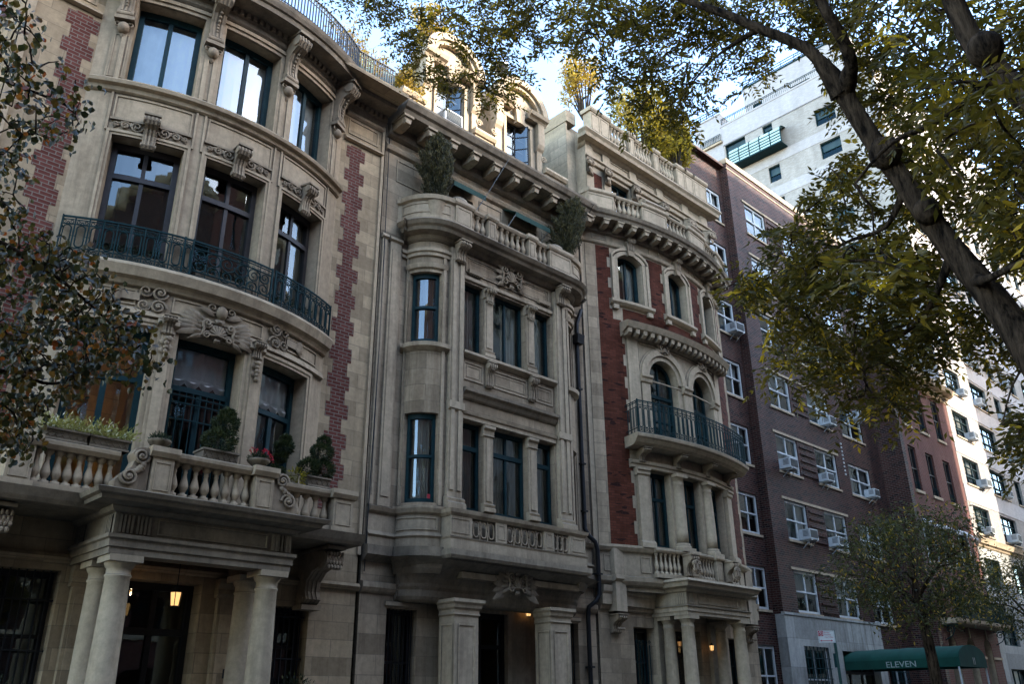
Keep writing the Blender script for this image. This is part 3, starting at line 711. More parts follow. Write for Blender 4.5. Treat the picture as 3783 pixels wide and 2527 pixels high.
m.wall(9.56,16.34,11.5,14.4,att,0,.25); m.wall(9.56,10.4,4.3,11.5); m.wall(15.5,16.34,4.3,11.5); m.build('facade_wall',MAT['limeBb'],B)
m=M(); m.box(9.6,16.3,0,14.4,-12,-2.2); m.box(9.58,9.62,0,14.4,-2.2,-.01); m.box(16.28,16.33,0,14.4,-2.2,-.01); m.build('house_body',MAT['limeBb'],B)
# wall pilaster strips left and right of the bay
for a,b in ((9.6,9.72),(9.82,10.12),(15.75,16.0)):
    m=M(fl); m.box(a,b,5.3,11.3,-.02,.05); m.box(a+.05,b-.05,5.5,11.1,.05,.07); m.mould([(.05,11.3),(.1,11.34),(.07,11.42)],a-.03,b+.03); m.build('wall_strip',MAT['limeB'],B)
# vertical strips framing the curved windows, giant pilasters, colonettes
for sg in (-1,1):
    for c,w,p in ((2.93,.07,.04),(2.03,.07,.04)):
        m=M(fb); m.box(sg*c-w/2,sg*c+w/2,5.35,11.2,-.02,p); m.build('window_surround',MAT['limeB'],B)
    m=M(fb); c=sg*1.7; m.box(c-.2,c+.2,5.3,11.35,-.02,.10); m.box(c-.15,c-.05,5.7,11.2,.1,.13); m.box(c+.05,c+.15,5.7,11.2,.1,.13)
    m.mould([(.1,5.28),(.2,5.3),(.2,5.42),(.15,5.46),(.16,5.52),(.1,5.56)],c-.24,c+.24); m.mould([(.1,7.42),(.15,7.46),(.15,7.62),(.1,7.64)],c-.21,c+.21); m.build('giant_pilaster',MAT['limeB'],B)
    m=M(fb); scroll_bracket(m,c+sg*-.02,.26,10.98,11.45,.1,.28); m.build('scroll_bracket',MAT['orn'],B)
    for z0,z1 in ((5.38,7.3),(8.92,10.66)):
        m=M(fb); c=sg*.685; m.box(c-.13,c+.13,z0,z1,-.2,.03); m.box(c-.08,c+.08,z0+.25,z1-.3,.03,.05)
        m.mould([(.03,z0),(.09,z0+.02),(.09,z0+.1),(.05,z0+.12),(.07,z0+.17),(.03,z0+.2)],c-.16,c+.16); m.mould([(.03,z1-.25),(.06,z1-.23),(.03,z1-.2),(.04,z1-.1),(.09,z1-.06),(.09,z1)],c-.16,c+.16)
        if z0>8:
            scroll_bracket(m,c,.2,z1-.34,z1-.02,.03,.14)
            for k in range(4): m.ell(c-.07+.047*k,z1-.36,.09,.02,.025,.02,6,4)
        m.build('colonette',MAT['limeB'],B)
# floor 1 entablature, string course, panels
m=M(fb); m.mould([(.02,7.32),(.05,7.33),(.05,7.42),(.08,7.44),(.1,7.5),(.03,7.52)],-1.48,1.48); m.build('lintel_band',MAT['limeB'],B)
m=M(fb); m.mould([(.02,7.78),(.06,7.82),(.1,7.9),(.16,7.95),(.17,8.02),(.02,8.05)],-1.48,1.48); m.build('string_course',MAT['limeD'],B)
for a,b in ((-1.42,-.85),(-.55,.55),(.85,1.42)): m=M(fb); frame_panel(m,a,b,8.25,8.68,0,.03,.02); frame_panel(m,a+.08,b-.08,8.33,8.6,0,.02,.012); m.build('spandrel_panel',MAT['limeB'],B)
for c in (-.685,.685):
    m=M(fb); scroll_bracket(m,c,.19,8.2,8.78,0,.17); m.build('scroll_bracket',MAT['orn'],B)
m=M(fb); m.mould([(.02,8.76),(.08,8.8),(.13,8.84),(.13,8.9),(.02,8.92)],-1.5,1.5); m.build('window_sill',MAT['limeB'],B)
for sg in (-1,1):
    for z in (8.78,5.22):
        m=M(fb); m.mould([(.01,z-.08),(.06,z-.04),(.12,z),(.13,z+.09),(.02,z+.12)],sg*2.48-.58,sg*2.48+.58); m.build('window_sill',MAT['limeB'],B)
    m=M(fb); m.mould([(.02,10.7),(.05,10.72),(.08,10.82),(.02,10.84)],sg*2.48-.52,sg*2.48+.52); m.build('lintel_band',MAT['limeB'],B); m=M(fb)
    m.mould([(.0,11.0),(.05,11.02),(.05,11.1),(.09,11.12),(.09,11.2),(.0,11.22)],sg*2.5-.62,sg*2.5+.62); m.build('lintel_band',MAT['limeB'],B)
# floor 2 frieze
m=M(fb); m.mould([(.02,10.7),(.05,10.72),(.05,10.8),(.02,10.82)],-1.48,1.48); frame_panel(m,-1.4,1.4,10.92,11.34,0,.035,.025); frame_panel(m,-1.3,1.3,10.98,11.28,0,.02,.015)
m.build('frieze',MAT['limeB'],B)
for c in (-1.15,1.15):
    m=M(fb); m.box(c-.2,c+.2,10.88,10.98,0,.1)
    for k in range(7): m.ell(c-.17+.057*k,10.87,.06,.022,.03,.03,6,4)
    m.build('drop_ornament',MAT['orn'],B)
m=M(fb); cartouche(m,.02,11.2,.05,.85,.62,False)
for sg in (-1,1):
    for k in range(4): m.petal(.02+sg*.22,11.05+.1*k,.05,.3,.13,(-.6+.35*k) if sg>0 else PI-(-.6+.35*k),.06)
m.build('shell_cartouche',MAT['orn'],B)
# balcony cornice + balustrade
m=M(fb); m.mould([(.02,11.4),(.08,11.44),(.12,11.52),(.3,11.55),(.34,11.62),(.4,11.66),(.46,11.74),(.40,11.8),(-.6,11.84)],CL-.12,CR+.12,-.6); m.build('bay_cornice',MAT['limeD'],B)
fq=FM([(9.98,.0)]+arcpts(10.95,0,.9,-PI/2+.08,0,12)+arcpts(14.95,0,.9,0,PI/2-.08,12)+[(15.92,0)],0)
Sq=fq.S[-1]; xs=lambda x:(fq.S[13]+x-10.95)
for a,b in ((0,xs(10.98)),(xs(14.92),Sq)):
    m=M(fq); m.prof([(-.2,11.8),(.02,11.8),(.02,11.93),(-.02,11.95),(-.02,12.32),(.04,12.36),(.06,12.46),(-.24,12.48)],a,b); frame_panel(m,a+.12,b-.12,12.02,12.27,-.02,.025,.015); m.build('curved_parapet',MAT['limeB'],B)
balustrade(B,[(11.47,12.0,3),(12.24,13.36,6),(13.6,14.12,3)],[(10.98,11.47),(12.0,12.24),(13.36,13.6),(14.12,14.92)],11.8,12.48,.80,MAT['limeB'],FREE,.075,.1,.11,.07)
# attic windows with awnings
for o in att: window(B,FREE,o,.25,0,.08,(.5,),(),.05,'frame','glass')
for a,b in ((11.25,12.3),(13.35,14.62)):
    m=M(); m.prof([(0,13.66),(.02,13.66),(.5,13.36),(.5,13.22),(.49,13.22),(.49,13.35),(.0,13.64)],a,b); aw=m.build('awning',MAT['awn'],B)
    m=M()
    for q in (a+.02,b-.04): m.tube([(q,13.3,.49),(q,12.95,.02)],.012,5)
    m.build('awning_arm',MAT['alu'],aw)
m=M(fl)
for a,b in ((9.9,11.1),(12.5,13.3),(14.8,16.0)): frame_panel(m,a,b,12.95,13.55,0,.03,.02)
m.mould([(.01,13.66),(.07,13.7),(.11,13.78),(.05,13.84),(.02,13.9)],9.56,16.34); m.build('attic_frieze',MAT['limeB'],B)
# modillion cornice
m=M(fl); m.mould([(.02,14.05),(.1,14.1),(.14,14.2),(.14,14.36),(.62,14.42),(.66,14.52),(.72,14.56),(.78,14.68),(.78,14.74),(.6,14.78),(-1.2,14.8)],9.58,16.32,-1.2); cb=m.build('roof_cornice',MAT['limeD'],B)
pr=None; q=9.75
while q<16.2:
    if pr is None:
        m=M(fl); m.prof([(.1,14.18),(.3,14.16),(.5,14.2),(.58,14.3),(.6,14.44),(.1,14.44)],q-.11,q+.11); m.box(q-.075,q+.075,14.2,14.3,.5,.59); m.box(q-.14,q+.14,14.36,14.42,.1,.63); pr=m.build('modillion',MAT['limeB'],cb,(q,0,14.2)); q0=q
    else: inst(pr,cb,pr.location+Vector((q-q0,0,0)))
    q+=.715
# parapet dies, mansard, dormers
for a,b in ((10.0,10.66),(12.4,13.06),(15.1,15.9)):
    m=M(); m.box(a,b,14.78,15.62,-.45,-.05); m.prof([(-.45,15.62),(0,15.62),(.05,15.7),(.03,15.78),(-.45,15.78)],a-.05,b+.05); frame_panel(m,a+.08,b-.08,14.95,15.5,-.05,.03,.02); m.build('parapet_die',MAT['limeC'],B)
m=M(); m.prof([(-.5,14.8),(-.62,14.8),(-1.9,17.9),(-12,18.2),(-12,14.8)],9.62,16.3); m.build('mansard_roof',MAT['slate'],B)
m=M(); 
for q,w in ((9.7,.5),(12.55,.55),(15.15,1.1)): m=M(); m.prof([(-.5,14.8),(-.56,14.8),(-1.86,17.95),(-1.8,17.95)],q,q+w); m.build('copper_flashing',MAT['copper'],B)
def dormer(c):
    o=op(c-.45,c+.45,15.2,16.92)
    m=M(); m.wall(c-.72,c+.72,14.78,17.5,[o],-.2,.18); m.box(c-.72,c-.68,14.78,17.5,-1.9,-.21); m.box(c+.68,c+.72,14.78,17.5,-1.9,-.21); m.box(c-.7,c+.7,17.45,17.5,-1.9,-.21)
    dm=m.build('dormer',MAT['limeC'],B)
    m=M()
    for sg in (-1,1):
        e=c+sg*.82; m.box(e-.13,e+.13,16.5,17.2,-.3,-.02); m.prof([(-.3,16.5),(-.02,16.5),(-.06,16.38),(-.12,16.3),(-.2,16.25),(-.3,16.25)],e-.13,e+.13); m.box(e-.1,e+.1,14.8,16.3,-.3,-.12)
        m.spiral(e+sg*.16,16.1,-.12,.11,1.6,0,sg,.03,6,16)
    m.box(c-.56,c-.47,15.2,17.0,-.2,-.14); m.box(c+.47,c+.56,15.2,17.0,-.2,-.14); m.box(c-.56,c+.56,16.93,17.03,-.2,-.13)
    m.poly([(c-.13,16.85),(c+.13,16.85),(c+.19,17.3),(c-.19,17.3)],-.2,-.04)
    m.build('dormer_surround',MAT['limeC'],dm)
    m=M()
    for a,b in ((c-1.02,c-.3),(c+.3,c+1.02)): m.prof([(-.5,17.2),(-.02,17.2),(.02,17.26),(.1,17.3),(.14,17.4),(.05,17.44),(-.5,17.44)],a,b)
    def arcp(R,n=18,w=1.02): 
        return [(c-w+2*w*i/n, 17.42+.86*math.sqrt(max(0,1-((-w+2*w*i/n)/w)**2*.98))) for i in range(n+1)]
    out=[(c+1.04*math.cos(PI-PI*i/20),17.36+.92*math.sin(PI*i/20)) for i in range(21)]
    inn=[(c+.82*math.cos(PI-PI*i/20),17.36+.72*math.sin(PI*i/20)) for i in range(21)]
    for i in range(20): m.poly([out[i],out[i+1],inn[i+1],inn[i]],-.6,.1)
    inn2=[(c+.7*math.cos(PI-PI*i/20),17.36+.6*math.sin(PI*i/20)) for i in range(21)]
    for i in range(20): m.poly([inn[i],inn[i+1],inn2[i+1],inn2[i]],-.6,.02)
    m.poly([(c-.82,17.36)]+inn+[(c+.82,17.36)],-1.6,-.12)
    m.build('dormer_pediment',MAT['limeC'],dm)
    m=M(); bars(m,o,-.36,.05,(),(),.03); 
    for z in (15.65,16.1,16.5): m.box(o['s0'],o['s1'],z-.012,z+.012,-.36,-.33)
    w=m.build('casement_window',MAT['black'],dm)
    # one leaf stands open
    m=M(); a=c+.02
    P=[Vector((a,-.33)),Vector((a+.28,.0))]
    ff=FM([(a,.35),(a+.25,.02)],0); L=ff.S[-1]; mm=M(ff)
    mm.box(0,.035,15.24,16.86,-.015,.015); mm.box(L-.035,L,15.24,16.86,-.015,.015)
    for z in (15.26,15.65,16.1,16.5,16.84): mm.box(.035,L-.035,z-.015,z+.015,-.012,.012)
    mm.build('open_casement',MAT['black'],dm)
    mm=M(ff); mm.quad(.035,L-.035,15.26,16.84,0); mm.build('pane',MAT['glassC'],dm)
    m=M(); m.quad(o['s0'],c+.0,15.2,16.92,-.345); m.build('pane',MAT['glassC'],dm)
    m=M(); room(m,o,-.4,1.0); m.build('room_interior',MAT['roomW' if 0 else 'room'],dm)
    m=M(); folds(m,o['s0']+.03,c,15.2,16.9,-.5,.03,4); m.build('curtain',MAT['shade'],dm)
for c in (11.62,14.12): dormer(c)
# curved and flat windows of the bay
for o in b2: window(B,fb,o,.24,0,.07,(.5,) if o['s1']-o['s0']>.8 else (),(),.06,'frame','glass','right')
for o in b1: window(B,fb,o,.24,0,.07,(.5,) if o['s1']-o['s0']>.8 else (),((6.75,.10),),.06,'frame','glass','full')
for o,z in ((c2[0],9.78),(c2[1],9.78),(c1[0],6.38),(c1[1],6.38)):
    window(B,fb,o,.2,0,.085,(),((z,.06),),.06,'frame','glassC','full',curmat='drapeR' if z>9 else 'drape',dep=.5)
# first-floor balcony : pedestal course, pierced panels and slab on a cove
m=M(fb); m.mould([(.0,4.5),(.06,4.5),(.06,4.68),(.1,4.72),(.04,4.8),(.04,5.14),(.1,5.18),(.14,5.26),(.02,5.3)],CL-.7,-2.0); frame_panel(m,-2.92,-2.08,4.84,5.1,.04,.03,.02); m.build('pedestal_course',MAT['limeB'],B); m=M(fb); m.mould([(.0,4.5),(.06,4.5),(.06,4.68),(.1,4.72),(.04,4.8),(.04,5.14),(.1,5.18),(.14,5.26),(.02,5.3)],2.0,CR+.7)
frame_panel(m,2.08,2.92,4.84,5.1,.04,.03,.02)
m.build('pedestal_course',MAT['limeB'],B)
fy=FM([(10.97,0),(10.97,-.96),(14.93,-.96),(14.93,0)],-.96-1.98)
m=M(fy); m.prof([(-.18,4.45),(.04,4.45),(.04,4.66),(.06,4.7),(.0,4.72),(-.18,4.72)],-2.6,2.6); m.prof([(-.2,5.12),(.02,5.12),(.07,5.18),(.09,5.25),(-.2,5.28)],-2.6,2.6)
for a,b in ((-2.0,-1.42),(-.78,-.46),(.66,.96),(1.46,2.0)): m.box(a,b,4.72,5.12,-.16,.02); frame_panel(m,a+.06,b-.06,4.78,5.08,.02,.02,.012)
m.box(-2.5,-2.0,4.72,5.12,-.16,.0); m.box(2.0,2.5,4.72,5.12,-.16,0); m.build('balcony_parapet',MAT['limeB'],B)
for a,b,n in ((-1.42,-.78,3),(-.46,.66,5),(.96,1.46,3)):
    m=M(fy); u=(b-a)/n
    for i in range(n):
        c=a+u*(i+.5)
        for r,w in ((.075,.022),):
            lp=[(c-r*math.cos(PI*k/8),5.0+r*math.sin(PI*k/8),-.03) for k in range(9)]+[(c+r*math.cos(PI*k/8),4.84-r*math.sin(PI*k/8),-.03) for k in range(9)]
            m.tube(lp+[lp[0]],w,6)
        q=c+u/2
        if i<n-1:
            m.tube([(q+.035*math.cos(2*PI*k/10),4.92+.04*math.sin(2*PI*k/10),-.03) for k in range(11)],.018,5); m.box(q-.014,q+.014,4.97,5.12,-.05,-.01); m.box(q-.014,q+.014,4.72,4.87,-.05,-.01)
    m.build('pierced_panel',MAT['orn'],B)
fz=FM([(10.9,0),(10.9,-1.06),(15.0,-1.06),(15.0,0)],-1.06-2.05)
m=M(fz); m.prof([(-1.0,4.28),(0,4.28),(.03,4.34),(.03,4.45),(-.3,4.47),(-1.0,4.47)],-2.9,2.9); m.build('balcony_slab',MAT['limeD'],B)
m=M(fb); m.mould([(.02,4.2),(.1,4.25),(.18,4.32),(.18,4.5),(.02,4.52)],BL,CL-.02); m.build('base_ledge',MAT['limeD'],B); m=M(fb); m.mould([(.02,4.2),(.1,4.25),(.18,4.32),(.18,4.5),(.02,4.52)],CR+.02,BR); m.build('base_ledge',MAT['limeD'],B); m=M(fb); m.mould([(.05,4.0),(.12,4.1),(.16,4.3),(.18,4.32),(.18,4.5),(.02,4.52)],CL,-2.0); m.build('base_ledge',MAT['limeD'],B); m=M(fb); m.mould([(.05,4.0),(.12,4.1),(.16,4.3),(.18,4.32),(.18,4.5),(.02,4.52)],2.0,CR); m.build('base_ledge',MAT['limeD'],B)
fc=FM([(10.3,0)]+arcpts(10.95,.25,.55,-PI/2+.4,0,8)+arcpts(14.95,.25,.55,0,PI/2-.4,8)+[(15.6,0)],0)
m=M(fc); m.mould([(.0,3.5),(.06,3.54),(.1,3.6),(.1,3.72),(.14,3.78),(.15,3.84),(.20,3.95),(.32,4.1),(.52,4.22),(.6,4.27)],0.05,fc.S[-1]-.05,-.3); m.build('cove',MAT['limeD'],B)
m=M(); cartouche(m,13.0,3.98,.72,.7,.5)
for sg in (-1,1):
    for k in range(6): m.petal(13.0+sg*.3,3.82+.06*k,.70,.44-.04*k,.17,(-.5+.26*k) if sg>0 else PI-(-.5+.26*k),.05)
m.build('heart_cartouche',MAT['limeD'],B)
# ground floor
g=[op(10.2,10.94,.9,3.37),op(15.3,15.7,.9,3.37)]
m=M(fl); m.wall(9.56,11.5,0,4.3,[g[0]],0,.3); m.build('ground_floor_wall',MAT['limeBb'],B); m=M(fl); m.wall(14.85,16.34,0,4.3,[g[1]],0,.3); m.build('ground_floor_wall',MAT['limeBb'],B)
m=M(fl); m.mould([(.02,3.62),(.06,3.66),(.09,3.72),(.09,3.82),(.02,3.84)],9.56,11.0); m.build('string_course',MAT['limeB'],B); m=M(fl); m.mould([(.02,3.62),(.06,3.66),(.09,3.72),(.09,3.82),(.02,3.84)],14.9,16.34); m.build('string_course',MAT['limeB'],B)
for o in g:
    window(B,FREE,o,.3,0,.06,(),((2.4,.04),),.04,'black','glass')
    m=M(); k=int((o['s1']-o['s0'])/.09)
    for i in range(k): q=o['s0']+.045+i*.09; m.box(q-.008,q+.008,.95,o['z1'],-.1,-.08)
    m.build('window_grille',MAT['black'],B)
    m=M(fl); m.mould([(.0,o['z1']+.03),(.05,o['z1']+.05),(.05,o['z1']+.12),(0,o['z1']+.14)],o['s0']-.06,o['s1']+.06); m.build('window_surround',MAT['limeB'],B)
for a,b in ((11.28,11.9),(13.98,14.6)):
    fpx=FM([(a,-.28),(a,-.75),(b,-.75),(b,-.28)],0); L=fpx.S[-1]
    m=M(fpx); m.quad(0,L,0,3.5,0); m.face([(0,0,0),(L,0,0),(L,3.5,0),(0,3.5,0)]); m.prof([(-.02,0),(.06,0),(.06,.9),(.03,.95),(-.02,.96)],0,L); m.mould([(.0,3.24),(.03,3.27),(.012,3.3),(.012,3.36),(.05,3.4),(.06,3.46),(.1,3.5),(.1,3.56)],0,L)
    frame_panel(m,.47+.1,.47+b-a-.1,1.1,3.1,0,.03,.02); frame_panel(m,.07,.42,1.1,3.1,0,.03,.02); m.build('pier',MAT['limeB'],B)
m=M(); m.wall(11.5,15.1,0,4.05,[op(12.45,13.9,.15,3.5)],-.5,.2); m.box(11.5,15.0,3.98,4.1,-.6,.7); m.build('porch_recess',MAT['limeB'],B)
d=op(12.45,13.9,.15,3.5); m=M(); bars(m,d,-.65,.09,(.5,),((2.8,.08),),.08); m.box(12.5,13.85,.2,1.0,-.66,-.62); dr=m.build('front_door',MAT['black'],B); m=M(); pane(m,d,-.655); m.build('pane',MAT['glass'],dr); m=M(); room(m,d,-.7,1.2); m.build('room_interior',MAT['room'],dr)
# drainpipe
m=M(); x=15.95; pts=[(16.2,11.6,.1),(x+.02,11.1,.12),(x,10.4,.12),(x,5.6,.12),(x+.03,5.42,.2),(16.15,5.28,.26),(16.22,5.1,.26),(16.22,4.05,.26),(16.15,3.9,.22),(x,3.75,.14),(x-.02,3.5,.12),(x-.02,.1,.12)]
m.tube(pts,.055,8)
m.prof([(.02,10.5),(.24,10.5),(.28,10.75),(.02,10.75)],x-.12,x+.14)
for z in (9.2,7.2,6.0,4.5,2.4): m.box((x if z>5.4 or z<4 else 16.22)-.075,(x if z>5.4 or z<4 else 16.22)+.075,z,z+.04,.02,.33 if 4<z<5 else .19)
m.build('drainpipe',MAT['black'],B)
m=M(); m.tube([(13.0,14.9,.8),(12.3,13.4,.55),(11.9,12.6,.4)],.007,4); m.build('awning_cable',plain('cable_grey',(.2,.2,.19),.6),B)
m=M(); m.tube([(15.85,15.2,.2),(16.1,14.6,.82),(16.22,14.0,.1),(16.25,9.5,.06),(16.25,4.0,.06)],.012,4); m.build('wall_cable',MAT['black'],B); m=M(); m.tube([(9.62,14.0,.05),(9.66,9.0,.06),(9.6,4.0,.05)],.012,4); m.build('wall_cable',MAT['black'],B)
# small security sticker in the lower curved window
m=M(fb); m.quad(-2.26,-2.16,5.5,5.6,-.135); m.build('red_sticker',plain('sticker_red',(.5,.04,.05),.5,.1),B)
# ================================================================== house C : bowed red brick and limestone house
C_=thing('brick_bowed_house',(19.9,0,0),'red brick and pale limestone house with swelling front, curved cornice and iron balcony','town house','town houses on the street')
XC=19.9; HC=3.42; RC=(HC*HC+.49)/1.4; CYC=RC-.7; TC=math.asin(HC/RC); SCN=RC*TC
fcb=FM([(16.38,0)]+arcpts(XC,CYC,RC,-TC,TC,34)+[(23.42,0)],-SCN-(XC-HC-16.38))
K0,K1=-SCN-.08,SCN+.08
d3=[op(-2.36,-1.48,12.28,13.78,.18),op(-.32,.56,12.28,13.78,.18),op(1.72,2.56,12.28,13.78,.18)]
d2=[op(-1.5,-.3,8.2,10.66,.6),op(.42,1.62,8.2,10.66,.6)]
d1=[op(-1.72,-.98,5.36,7.36),op(-.42,.34,5.36,7.36),op(.96,1.7,5.36,7.36)]
m=M(fcb); m.wall(K0,K1,4.2,14.5,d1+d2+d3,0,.3); m.build('bow_wall',MAT['limeC'],C_)
m=M(); m.box(16.4,23.4,0,15,-12,-2.0); m.box(16.4,16.45,0,15,-2,-.01); m.box(23.36,23.4,0,15,-2,-.01); m.box(16.4,23.4,14.7,14.8,-2.5,.6); m.build('house_body',MAT['limeCb'],C_)
def toothed(a,b,z0,z1,h=.33,t=.1,sides=(1,1)):
    m=M(fcb); i=0; z=z0
    while z<z1-.02:
        e=t if i%2 else 0; m.box(a+e*sides[0],b-e*sides[1],z,min(z+h,z1),-.02,.006); z+=h; i+=1
    return m.build('brick_panel',MAT['brickC'],C_)
toothed(-3.2,-2.62,11.6,13.9); toothed(-3.2,-2.28,5.3,11.62,.33,.08)
toothed(-1.24,-.56,11.62,13.9); toothed(.8,1.48,11.62,13.9); toothed(2.8,3.35,11.62,13.9); toothed(2.3,3.42,5.3,11.6,.33,.08)
m=M(fcb); m.box(-2.28,2.3,11.6,12.0,-.02,.006); m.build('brick_panel',MAT['brickC'],C_)
m=M(fcb); m.box(-3.44,-3.1,5.3,13.9,-.02,.02); m.build('quoin_strip',MAT['limeCb'],C_)
# frieze and window surrounds of the third floor
m=M(fcb); m.mould([(.01,13.92),(.06,13.96),(.09,14.04),(.03,14.06)],K0,K1)
for a,b in ((-3.2,-2.7),(-1.1,-.66),(.95,1.35),(2.8,3.2)): frame_panel(m,a,b,14.1,14.32,0,.03,.02)
m.build('frieze',MAT['limeC'],C_)
for o in d3:
    c=(o['s0']+o['s1'])/2; m=M(fcb)
    for w0,w1,p in ((.02,.14,.05),(.14,.24,.08)):
        m.box(o['s0']-w1,o['s0']-w0,12.2,13.6,-.02,p); m.box(o['s1']+w0,o['s1']+w1,12.2,13.6,-.02,p)
        n=12; oo=op(o['s0']-w0,o['s1']+w0,12,13.78+w0,.18+.02); o2=op(o['s0']-w1,o['s1']+w1,12,13.78+w1,.2+w1*.5)
        for i in range(n):
            a=o2['s0']+(o2['s1']-o2['s0'])*i/n; b=o2['s0']+(o2['s1']-o2['s0'])*(i+1)/n
            f=lambda q:(arch(oo,q) if oo['s0']<q<oo['s1'] else 13.58)
            m.poly([(a,min(f(a),arch(o2,a)-.005)),(b,min(f(b),arch(o2,b)-.005)),(b,arch(o2,b)),(a,arch(o2,a))],-.02,p)
    m.build('window_surround',MAT['limeC'],C_)
    m=M(fcb); m.poly([(c-.1,13.74),(c+.1,13.74),(c+.15,14.2),(c-.15,14.2)],0,.14); scroll_bracket(m,c,.2,13.9,14.25,.1,.12); m.build('keystone',MAT['orn'],C_)
    m=M(fcb); m.mould([(.02,12.05),(.08,12.08),(.14,12.14),(.14,12.22),(.02,12.24)],o['s0']-.34,o['s1']+.34)
    for q in (o['s0']-.18,o['s1']+.18): m.box(q-.09,q+.09,11.93,12.06,0,.1)
    m.build('window_sill',MAT['limeC'],C_)
    window(C_,fcb,o,.28,0,.09,(.5,),(),.07,'frame','glass','right')
# main cornice
m=M(fcb); m.mould([(.02,14.3),(.08,14.33),(.1,14.4),(.12,14.5),(.5,14.54),(.53,14.62),(.58,14.66),(.62,14.76),(.5,14.8),(-1.2,14.84)],K0,K1,-1.2); cc=m.build('main_cornice',MAT['limeD'],C_)
q=K0+.2
while q<K1-.1:
    m=M(fcb); m.prof([(.1,14.36),(.3,14.34),(.42,14.38),(.47,14.46),(.48,14.55),(.1,14.55)],q-.085,q+.085); m.box(q-.06,q+.06,14.385,14.46,.4,.465); m.box(q-.11,q+.11,14.5,14.54,.1,.5); m.build('modillion',MAT['limeC'],cc); q+=.46
# balustrade above the curved cornice
balustrade(C_,[(-2.62,-1.62,6),(-.62,.46,6),(1.42,2.42,6)],[(-3.62,-2.62),(-1.62,-.62),(.46,1.42),(2.42,3.5)],14.82,15.5,.28,MAT['limeC'],fcb,.075,.1,.1,.08)
for c in (-1.12,.94):
    m=M(fcb); m.prof([(.1,15.52),(.46,15.52),(.5,15.58),(.46,15.66),(.38,15.74),(.2,15.76),(.1,15.7)],c-.4,c+.4); m.roll(c-.42,c+.42,15.64,.28,.11,14); m.build('scroll_cap',MAT['orn'],C_)
# set-back top floor
ft=FM([(16.4,.35),(16.78,.35),(16.78,-.05),(23.3,-.05),(23.3,.5)],0); X0=ft.S[2]; tx=lambda x:X0+x-16.78
t_ops=[op(tx(17.95),tx(18.85),15.0,16.68),op(tx(19.25),tx(20.25),15.0,16.68),op(tx(20.65),tx(21.6),15.0,16.68)]
m=M(ft); m.wall(0,ft.S[-1],14.8,18.0,t_ops,0,.25); m.build('top_floor_wall',MAT['limeC'],C_)
m=M(); m.box(16.47,23.35,14.8,18.45,-12,-.6); m.box(16.4,16.46,14.8,18.29,-9,-.36); m.box(16.38,16.8,18.3,18.72,-9,-.3); m.build('attic_body',MAT['limeCb'],C_)
m=M(ft); m.box(tx(16.95),tx(17.5),15.2,16.55,-.02,.006); m.build('brick_panel',MAT['brickC'],C_); m=M(ft); m.box(tx(22.3),tx(22.9),15.2,16.55,-.02,.006); m.build('brick_panel',MAT['brickC'],C_)
m=M(ft); m.mould([(.02,16.78),(.07,16.8),(.09,16.88),(.04,16.9),(.04,16.98),(.1,17.0),(.1,17.04)],X0+.05,tx(23.3)); m.mould([(.02,17.38),(.08,17.42),(.12,17.48),(.3,17.5),(.33,17.6),(.4,17.68),(.38,17.74),(-.3,17.78)],X0-.3,tx(23.3)+.2,-.3)
m.build('attic_cornice',MAT['limeC'],C_)
for x in (16.95,17.75,19.05,20.45,21.85,22.95):
    m=M(ft); c=tx(x); m.box(c-.17,c+.17,17.0,17.4,-.02,.06); m.box(c-.16,c+.16,14.9,16.4,-.02,.05) ; m.build('pilaster',MAT['limeC'],C_)
    m=M(ft); scroll_bracket(m,c,.24,16.32,16.78,.04,.22); m.ell(c,16.6,.24,.09,.09,.06); 
    for sg in (-1,1): m.spiral(c+sg*.1,16.62,.24,.09,1.5,0 if sg<0 else PI,sg,.025,6,16,.03)
    m.petal(c,16.5,.2,.22,.16,-PI/2,.06); m.build('carved_bracket',MAT['orn'],C_)
for o in t_ops: window(C_,ft,o,.25,0,.07,(.5,),(),.05,'frame','glassC')
m=M(ft)
for a,b in ((17.95,18.85),(19.25,20.25),(20.65,21.65)): frame_panel(m,tx(a),tx(b),17.06,17.34,0,.03,.02)
m.build('attic_panel',MAT['limeC'],C_)
yy=.12
balustrade(C_,[(17.75,18.75,6),(19.0,20.05,7),(20.32,21.32,6)],[(16.86,17.3),(17.3,17.75),(18.75,19.0),(20.05,20.32),(21.32,21.8),(21.8,22.3),(22.3,23.1)],17.78,18.72,yy,MAT['limeC'],FREE,.085,.12,.12,.16)
